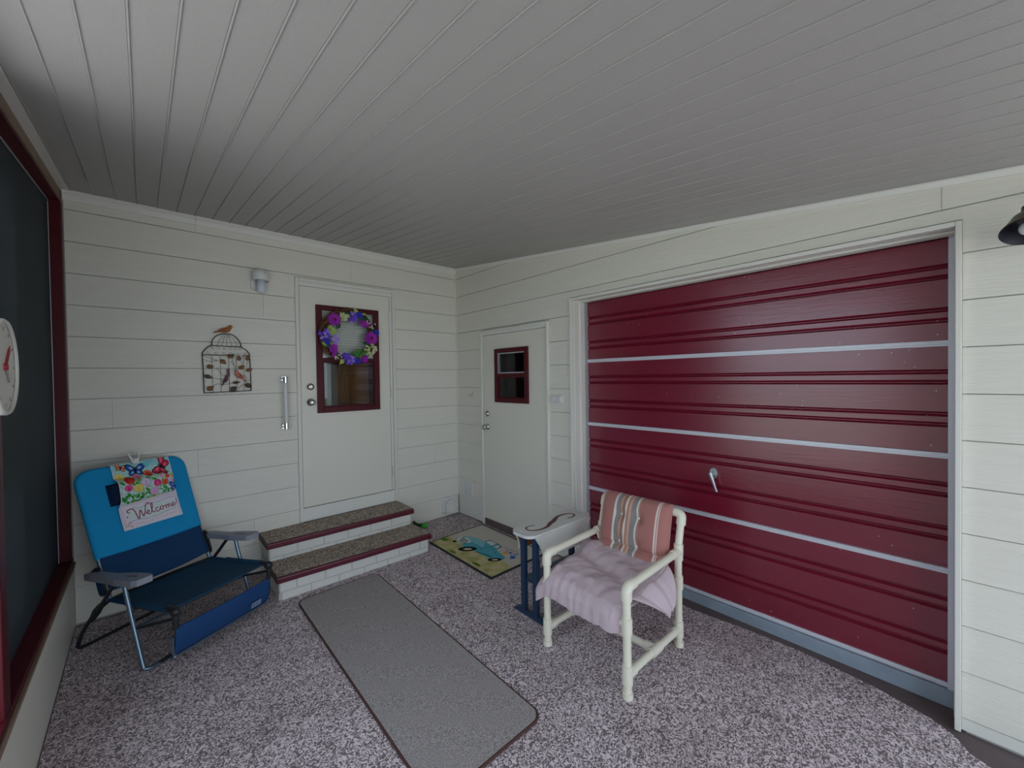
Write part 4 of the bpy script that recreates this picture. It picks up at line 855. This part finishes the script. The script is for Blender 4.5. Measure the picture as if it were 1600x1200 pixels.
# ================================================================== WALL THINGS
# ---- wreath
wt = thing('flower_wreath', 'grapevine wreath of purple and lime flowers hanging on the porch door window', 'wreath', (-1.235, -0.06, 1.68))
WX, WZ, WR = -1.230, 1.931, 0.213
def ring(a, r, y): return (WX + r * math.cos(a), y, WZ + r * math.sin(a))
for k in range(13):
    ph_, rj = random.uniform(0, 6), random.uniform(-.012, .012)
    pts = [ring(2 * math.pi * i / 48, WR + rj + .012 + .024 * math.cos(2 * math.pi * i / 48 * (3 + k % 3) + ph_) * .9, -0.055 + .018 * math.sin(2 * math.pi * i / 48 * (3 + k % 3) + ph_)) for i in range(48)]
    MB().tube(pts, random.uniform(.005, .008), 7, closed=True).build('vine', 'vine', wt)
for k in range(4):
    a0 = random.uniform(1.4, 3.2); pts = [ring(a0 + .18 * i, WR + .035 + .014 * math.sin(i + k), -0.06) for i in range(9)]; MB().tube(smoothpath(pts, 3), .0032, 6).build('vine', 'vine', wt)
def petals(mb, c, n, r, wd, tilt, y0, mi=0, off=0):
    for k in range(n):
        a = 2 * math.pi * k / n + off; d = Vector((math.cos(a), 0, math.sin(a))); t = Vector((-math.sin(a), 0, math.cos(a))); c_ = Vector(c) + Vector((0, y0, 0))
        q = [c_ + d * r * .15, c_ + d * r * .6 + t * wd + Vector((0, -tilt * .6, 0)), c_ + d * r + Vector((0, -tilt, 0)), c_ + d * r * .6 - t * wd + Vector((0, -tilt * .6, 0))]
        mb.add(q, [(0, 1, 2, 3)], mi)
def gerbera(x, z, r, m):
    mb = MB(); petals(mb, (x, -0.092, z), 18, r, r * .17, .004, 0); petals(mb, (x, -0.097, z), 16, r * .85, r * .16, .008, -.002, 0, .2); petals(mb, (x, -0.100, z), 14, r * .6, r * .12, .010, -.003, 0, .1)
    f = mb.build('flower', m, wt, solid=.0015); child(f, MB().sphere((x, -0.106, z), (r * .24, .008, r * .24), 12, 6), 'flower_eye', 'flower_eye')
gerbera(-1.370, 2.069, .064, 'petal_magenta'); gerbera(-1.036, 1.919, .068, 'petal_magenta')
def cluster(x, z, rx, rz, m, n=26, pr_=.013, m2=None):
    for mm, cnt in ((m, n), (m2, n // 2 if m2 else 0)):
        if not mm: continue
        mb = MB()
        for k in range(cnt):
            a, q = random.uniform(0, 6.28), math.sqrt(random.random()); c = (x + rx * q * math.cos(a), -0.085 - .028 * (1 - q * q) - .012 * random.random(), z + rz * q * math.sin(a)); petals(mb, c, 5, pr_ * random.uniform(.8, 1.2), pr_ * .42, .003, 0, 0, random.random()); mb.sphere(c, pr_ * .25, 6, 4)
        mb.build('blossom', mm, wt, solid=.001)
for x, z, rx, rz, m, m2 in ((-1.205, 2.105, .036, .052, 'petal_violet', 'petal_lavender'), (-1.147, 2.129, .026, .026, 'petal_blue', None), (-1.286, 2.099, .048, .032, 'petal_cream', 'petal_lime'), (-1.455, 1.934, .052, .052, 'petal_violet', 'petal_lavender'), (-1.370, 1.893, .040, .045, 'petal_lavender', None), (-1.439, 1.873, .030, .028, 'petal_blue', None), (-1.040, 1.808, .058, .066, 'petal_cream', 'petal_lime'), (-1.237, 1.708, .058, .042, 'petal_violet', 'petal_lavender'), (-1.275, 1.748, .025, .025, 'petal_violet', None), (-0.985, 1.972, .020, .026, 'petal_blue', None), (-1.395, 1.970, .034, .045, 'petal_lime', None), (-1.172, 1.700, .026, .020, 'petal_blue', None)): cluster(x, z, rx, rz, m, 24, .013, m2)
for x, z, rx, rz in ((-1.105, 2.050, .048, .026), (-1.386, 1.785, .030, .040), (-1.378, 1.82, .028, .022), (-1.105, 1.718, .026, .034)): cluster(x, z, rx, rz, 'petal_magenta', 22, .014)
for x, z, n in ((-1.062, 2.040, 13), (-1.345, 1.742, 12)):
    mb = MB()
    for k in range(n): mb.sphere((x + random.gauss(0, .028), -0.09 - .02 * random.random(), z + random.gauss(0, .022)), random.uniform(.006, .009), 8, 6)
    mb.build('berries', 'berry', wt)
def leaf(par, x, z, L, W2, ang, m, y=-0.082, name='leaf'):
    d = Vector((math.cos(ang), 0, math.sin(ang))); t = Vector((-math.sin(ang), 0, math.cos(ang))); c = Vector((x, y, z)); n = 7; v = []
    for i in range(n + 1):
        k = i / n; wd = W2 * math.sin(math.pi * k ** .8) * .5; q = c + d * (k - .5) * L + Vector((0, -.010 * math.sin(math.pi * k), 0)); v += [q - t * wd + Vector((0, -.004, 0)), q, q + t * wd + Vector((0, -.004, 0))]
    mb = MB().add(v, [(3 * i + j, 3 * i + j + 1, 3 * i + 4 + j, 3 * i + 3 + j) for i in range(n) for j in (0, 1)], 0, True)
    return mb.build(name, m, par, solid=.002)
for x, z, L, W2, a, m in ((-1.172, 2.160, .075, .035, 2.2, 'petal_lime'), (-1.102, 2.140, .06, .02, .3, 'petal_lime'), (-1.12, 2.105, .09, .05, -.6, 'leaf_deep'), (-1.25, 2.125, .09, .05, .5, 'leaf_deep'), (-1.155, 1.79, .085, .045, .7, 'leaf_green'), (-1.175, 1.762, .08, .045, 2.6, 'leaf_green'), (-1.13, 1.745, .085, .04, 1.2, 'leaf_green'), (-1.095, 1.775, .07, .04, .2, 'leaf_green'), (-1.305, 1.698, .07, .035, .9, 'petal_lime'), (-1.335, 2.018, .07, .04, 1.2, 'leaf_deep'), (-1.45, 1.845, .08, .03, -.7, 'petal_lime'), (-1.42, 1.83, .08, .04, -.9, 'leaf_deep'), (-1.02, 1.985, .08, .05, 1.2, 'leaf_deep'), (-1.36, 1.765, .08, .04, -.5, 'leaf_deep'), (-1.075, 1.86, .07, .04, -.4, 'leaf_deep'), (-1.08, 2.09, .08, .045, -.8, 'leaf_deep'), (-1.195, 1.745, .07, .04, -1.2, 'leaf_deep')): leaf(wt, x, z, L, W2, a, m)
MB().tube([(-1.238, -0.034, 2.205), (-1.232, -0.05, 2.150)], .0025, 6).build('hanger', 'vine', wt)

# ---- metal birdcage decoration
bd = thing('birdcage_plaque', 'flat metal birdcage wall ornament with bronze leaves and little birds', 'ornament', (-2.16, -0.012, 1.444))
BY = -0.022
def px(x, y): return (-2.3245 + (x - 15) * 0.000412 * 1.0 + 0, BY, 1.9985 - (y + 0) * 0.0004865)   # ornament layout grid
def bw(pts, r, n=5): return MB().tube([px(*q[:2]) for q in smoothpath([(a, b, 0) for a, b in pts], n)], r, 6)
out_ = [(62, 1140), (58, 800), (50, 545), (75, 490), (130, 430), (185, 400), (200, 330), (250, 260), (330, 220), (425, 208), (515, 220), (590, 275), (635, 345), (655, 410), (720, 450), (765, 500), (780, 545), (790, 800), (797, 1125)]
bw(out_, .0036).build('cage_frame', 'wire_black', bd)
for q in ([(62, 1140), (797, 1122)], [(185, 402), (655, 410)], [(50, 548), (420, 552)], [(660, 552), (780, 548)]): bw(q, .0030, 1).build('cage_band', 'wire_black', bd)
for xx in (190, 315, 445, 565, 680): bw([(xx, 552), (xx + 5, 1132)], .0014, 1).build('cage_wire', 'wire_black', bd)
for xx in (275, 350, 425, 500, 585): bw([(425 + (xx - 425) * .25, 225), (425 + (xx - 425) * .7, 300), (xx, 402)], .0013).build('cage_wire', 'wire_black', bd)
for i, xx in enumerate((205, 290, 385, 475, 560, 630)): bw([(xx + 30 * math.cos(a) * (1 - a / 9), 436 + 28 * math.sin(a) * (1 - a / 9)) for a in [k * .7 for k in range(10)]], .0010, 3).build('scroll', 'wire_black', bd)
for i, xx in enumerate((130, 260, 370, 480, 600, 710)): bw([(xx + 36 * math.cos(a) * (1 - a / 9), 515 + 26 * math.sin(a) * (1 - a / 9)) for a in [k * .7 for k in range(10)]], .0010, 3).build('scroll', 'wire_black', bd)
for q in ([(60, 560), (170, 600), (280, 640)], [(62, 610), (140, 650), (270, 640)], [(260, 745), (320, 830), (390, 890)], [(190, 905), (260, 920), (360, 935)], [(205, 1030), (270, 1000), (330, 1015), (500, 1000)], [(500, 600), (520, 680), (545, 760), (560, 800)], [(640, 640), (665, 690), (690, 740)], [(750, 640), (735, 690), (720, 740)], [(590, 800), (600, 830)], [(480, 640), (520, 700)], [(590, 1080), (640, 1040), (670, 1020)], [(740, 950), (790, 945)], [(690, 860), (735, 930)]): bw(q, .0013).build('twig', 'wire_black', bd)
for x, y, L, W2, a, m in ((160, 733, 60, 36, 0.05, 0), (355, 655, 62, 38, -.75, 0), (470, 568, 55, 38, -.6, 0), (604, 590, 55, 34, 1.7, 0), (748, 588, 50, 36, 1.3, 0), (643, 740, 58, 36, .55, 0), (766, 782, 60, 32, .3, 0), (130, 890, 64, 34, -.45, 1), (155, 1068, 62, 42, .6, 0), (510, 1085, 60, 44, .7, 1), (745, 1040, 60, 42, -.6, 1), (555, 985, 60, 26, .1, 1)):
    q = px(x, y); leaf(bd, q[0], q[2], L * .00085, W2 * .00088, a, ['leaf_bronze', 'leaf_dark'][m], BY - .004)
q = px(520, 548); MB().sphere((q[0], BY - .003, q[2]), (.008, .006, .012), 8, 6).build('gem', 'green_glass', bd)
def bird(x, y, L, ang, mbody, mtail, flip=1):
    c = Vector(px(x, y)); ca, sa = math.cos(ang), math.sin(ang)
    def T(a, b): a *= flip; return (c.x + (a * ca - b * sa) * L, BY - .006, c.z + (a * sa + b * ca) * L)
    path = [T(-.62, -.10), T(-.42, -.06), T(-.25, 0), T(-.02, .02), T(.16, .07), T(.27, .17), T(.35, .24), T(.42, .22)]
    mb = MB().tube(smoothpath(path, 4), [r_ * L for r_ in np.interp(np.linspace(0, 7, 29), [0, 1, 2, 3, 4, 5, 6, 7], [.015, .045, .11, .17, .165, .125, .11, .02])], 12); b = mb.build('bird', mbody, bd)
    child(b, MB().tube([T(-.30, -.02), T(-.50, -.08), T(-.66, -.12)], [.05 * L, .045 * L, .03 * L], 8), 'tail', mtail)
    child(b, MB().sphere((T(-.04, .03)[0], BY - .006 - .14 * L, T(-.04, .03)[2]), (.20 * L, .03 * L, .085 * L), 10, 6, 0, Matrix.Rotation(-ang * 1.0 - .25 * flip, 3, 'Y')), 'wing', mtail)
    child(b, MB().tube([T(.42, .23), T(.52, .19)], [.03 * L, .004 * L], 6), 'beak', 'wire_black')
bird(400, 155, .115, .10, 'bird_gold', 'bird_rust'); bird(600, 880, .105, -.55, 'bird_pink', 'bird_rust', -1)
bird(395, 945, .078, .85, 'bird_plum', 'wire_black')
q0, q1 = px(412, 765), px(458, 892); MB().box(q0[0], q1[0], BY - .006, BY + .004, q1[2], q0[2]).build('perch_plate', 'bird_plum', bd)
for xx in (-2.26, -2.06): MB().tube([(xx, BY, 1.803), (xx, 0.004, 1.803)], .0022, 6).build('standoff', 'wire_black', bd)

# ---- porch light on the siding
pl2 = thing('porch_light', 'small cream porch light with frosted glass on the siding left of the door', 'wall lamp', (-1.925, -0.01, 2.235))
MB().prism(rrect(-1.986, -1.866, 2.262, 2.415, .03, 6), lambda a, b, t: (a, t, b), 0.006, -0.022).build('back_plate', 'white_plastic', pl2, bevel=.004)
MB().lathe([(0.0, .092), (.030, .090), (.050, .078), (.058, .055), (.060, .0), (.056, .0), (.054, .05), (0, .07)], (-1.926, -0.055, 2.335), (0, 0, 1), 28).build('hood', 'white_plastic', pl2)
MB().box(-1.968, -1.884, -0.055, -0.02, 2.335, 2.415).build('hood_neck', 'white_plastic', pl2, bevel=.01)
MB().lathe([(0, .0), (.028, .002), (.034, .012), (.035, .11), (0, .11)], (-1.924, -0.058, 2.240), (0, 0, 1), 24).build('glass_cylinder', 'frosted', pl2)
MB().sphere((-1.905, -0.108, 2.395), .004, 8, 6).build('screw', 'nickel', pl2)
# ---- grab bar
gb = thing('grab_bar', 'vertical white grab bar with chrome ends beside the porch door', 'grab bar', (-1.762, -0.0, 1.13))
MB().tube([(-1.762, -0.062, 1.150), (-1.768, -0.062, 1.535)], .0145, 16).build('bar', 'white_plastic', gb)
for z in (1.150, 1.535):
    MB().tube([(-1.764, 0.005, z), (-1.764, -0.006, z)], .030, 18).build('flange', 'chrome', gb)
    MB().tube([(-1.764, -0.006, z), (-1.764, -0.050, z)], .014, 14).tube([(-1.764, -0.062, z - .026), (-1.764, -0.062, z + .026)], .0185, 16).build('end_bracket', 'chrome', gb)
# ---- dryer vent hood
dv = thing('vent_hood', 'rounded white vent hood low on the siding in the corner', 'vent', (-0.142, 0.0, 0.035))
ar = [(-.082, .0), (.082, .0)] + arc(0, .085, .082, .080, 0, 180, 14)
MB().prism(ar, lambda a, b, t: (-.142 + a, t, .036 + b), 0.009, -0.012).build('flange', 'white_plastic', dv, bevel=.003)
MB().prism([(a * .78, b * .86 + .004) for a, b in ar], lambda a, b, t: (-.142 + a, t - .15 * 0, .036 + b), -0.010, -0.062).build('hood', 'white_plastic', dv, bevel=.012)
MB().prism([(a * .60, b * .66 + .012) for a, b in ar], lambda a, b, t: (-.142 + a, t, .036 + b), -0.061, -0.066).build('flap', 'cream_trim', dv, bevel=.002)
# ---- louvre grille
lg = thing('louvre_vent', 'small white louvred vent on the wall between corner and side door', 'vent', (0.0, -0.194, 0.235))
mb = MB(); slab_hole(mb, -.272, -.117, .236, .384, -.250, -.139, .252, .368, fx(-.014, .001)); mb.build('frame', 'white_plastic', lg, bevel=.002)
for i in range(5): z = .258 + i * .0232; MB().hexa([(-.012, -.250, z), (-.010, -.250, z - .002), (-.010, -.139, z - .002), (-.012, -.139, z), (0.0, -.250, z + .022), (.0, -.250, z + .019), (.0, -.139, z + .019), (.0, -.139, z + .022)]).build('slat', 'white_plastic', lg)
# ---- outlet cover
sw = thing('outlet_cover', 'cream double outlet cover between side door and garage door', 'outlet', (0.0, -1.520, 1.30))
MB().box(-.014, .004, -1.580, -1.460, 1.298, 1.374).build('plate', 'white_plastic', sw, bevel=.004)
for y in (-1.552, -1.494): MB().box(-.028, -.012, y - .022, y + .022, 1.310, 1.362).build('lid', 'white_plastic', sw, bevel=.005)
# ---- coat hook
hk = thing('wall_hook', 'little metal hook on the siding left of the side door', 'hook', (0.0, -0.286, 1.335))
MB().box(-.006, .002, -.293, -.279, 1.338, 1.378).build('plate', 'nickel', hk, bevel=.001)
MB().tube(smoothpath([(-.004, -.286, 1.352), (-.018, -.286, 1.335), (-.034, -.286, 1.332), (-.042, -.286, 1.345), (-.040, -.286, 1.362)], 4), .0042, 8).build('prong', 'nickel', hk)
# ---- clock on the second post
ck = thing('wall_clock', 'round cream wall clock with a red hand on the maroon post of the screen', 'clock', (-3.0, -1.664, 1.585))
CC = Vector((-3.002, -1.664, 1.585)); ckr = .164
MB().lathe([(0, 0.0), (ckr * .97, 0.0), (ckr, .006), (ckr, .020), (ckr * .975, .026), (ckr * .93, .026), (ckr * .92, .018)], CC, (1, 0, 0), 48).build('rim', 'clock_rim', ck)
MB().lathe([(ckr * .93, .017), (0.0, .017)], CC, (1, 0, 0), 48).build('face', 'clock_face', ck)
def ckp(r_, a, h): return (CC.x + h, CC.y + r_ * math.sin(a), CC.z + r_ * math.cos(a))
for k in range(12):
    a = k * math.pi / 6; MB().tube([ckp(.122, a, .018), ckp(.136, a, .018)], .0022, 6).build('tick', 'clock_ink', ck)
MB().tube([ckp(0, 0, .020), ckp(.075, .75, .020), ckp(.105, .75, .020)], [.004, .004, .001], 6).build('hand', 'clock_red', ck)
MB().tube([ckp(0, 0, .021), ckp(.065, 2.5, .021)], [.004, .002], 6).build('hand', 'clock_ink', ck)
MB().lathe([(0, .026), (.010, .026), (.012, .017)], CC, (1, 0, 0), 16).build('hub', 'clock_red', ck)
# ---- barn light on the right
bl = thing('barn_light', 'dark bronze bell shaped wall lamp with a white bulb right of the garage door', 'wall lamp', (0.0, -4.06, 2.10))
LC = Vector((-0.150, -4.015, 2.047))
la = Vector((-0.46, 0.02, -0.88)).normalized()
MB().lathe([(r_ * .66, h_ * .8) for r_, h_ in [(.112, 0.0), (.115, .004), (.113, .009), (.098, .028), (.082, .055), (.066, .085), (.045, .105), (.030, .112), (.028, .150), (0, .155)]], LC, -la, 36).build('shade', 'bronze_shade', bl)
MB().lathe([(r_ * .66, h_ * .8) for r_, h_ in [(.111, .001), (.096, .026), (.080, .053), (.062, .083), (.040, .100), (0, .104)]], LC, -la, 36).build('shade_lining', 'shade_inside', bl)
MB().sphere(LC - la * .018, .027, 18, 12).build('bulb', 'bulb_white', bl)
e_ = LC - la * .118
wy = e_.y - .11
MB().tube(smoothpath([tuple(e_), (e_.x + .012, e_.y - .02, e_.z + .035), (e_.x + .045, e_.y - .05, e_.z + .050), (-.035, wy + .01, e_.z + .03), (.0, wy, e_.z + .02)], 6), .008, 12).build('gooseneck', 'bronze_shade', bl)
MB().lathe([(0, .0), (.045, .0), (.045, .010), (.025, .020), (0, .022)], (0.004, wy, e_.z + .02), (-1, 0, 0), 28).build('wall_plate', 'bronze_shade', bl)
# ---- small green thing beside the steps
gt = thing('green_trinket', 'small shiny green plastic trinket on the floor beside the steps', 'trinket', (-0.53, -0.11, fz(-.53, -.11)))
gz = fz(-.53, -.11)
MB().sphere((-0.525, -0.135, gz + .022), (.034, .028, .024), 14, 9).build('body', 'toy_green', gt)
MB().tube(smoothpath([(-0.535, -0.115, gz + .02), (-0.565, -0.075, gz + .022), (-0.590, -0.045, gz + .040), (-0.590, -0.035, gz + .060)], 4), [.018] * 4 + [.016] * 4 + [.012] * 4 + [.004], 10).build('tail', 'toy_dark', gt)

for e in THINGS:
    if '_org' in e: del e['_org']
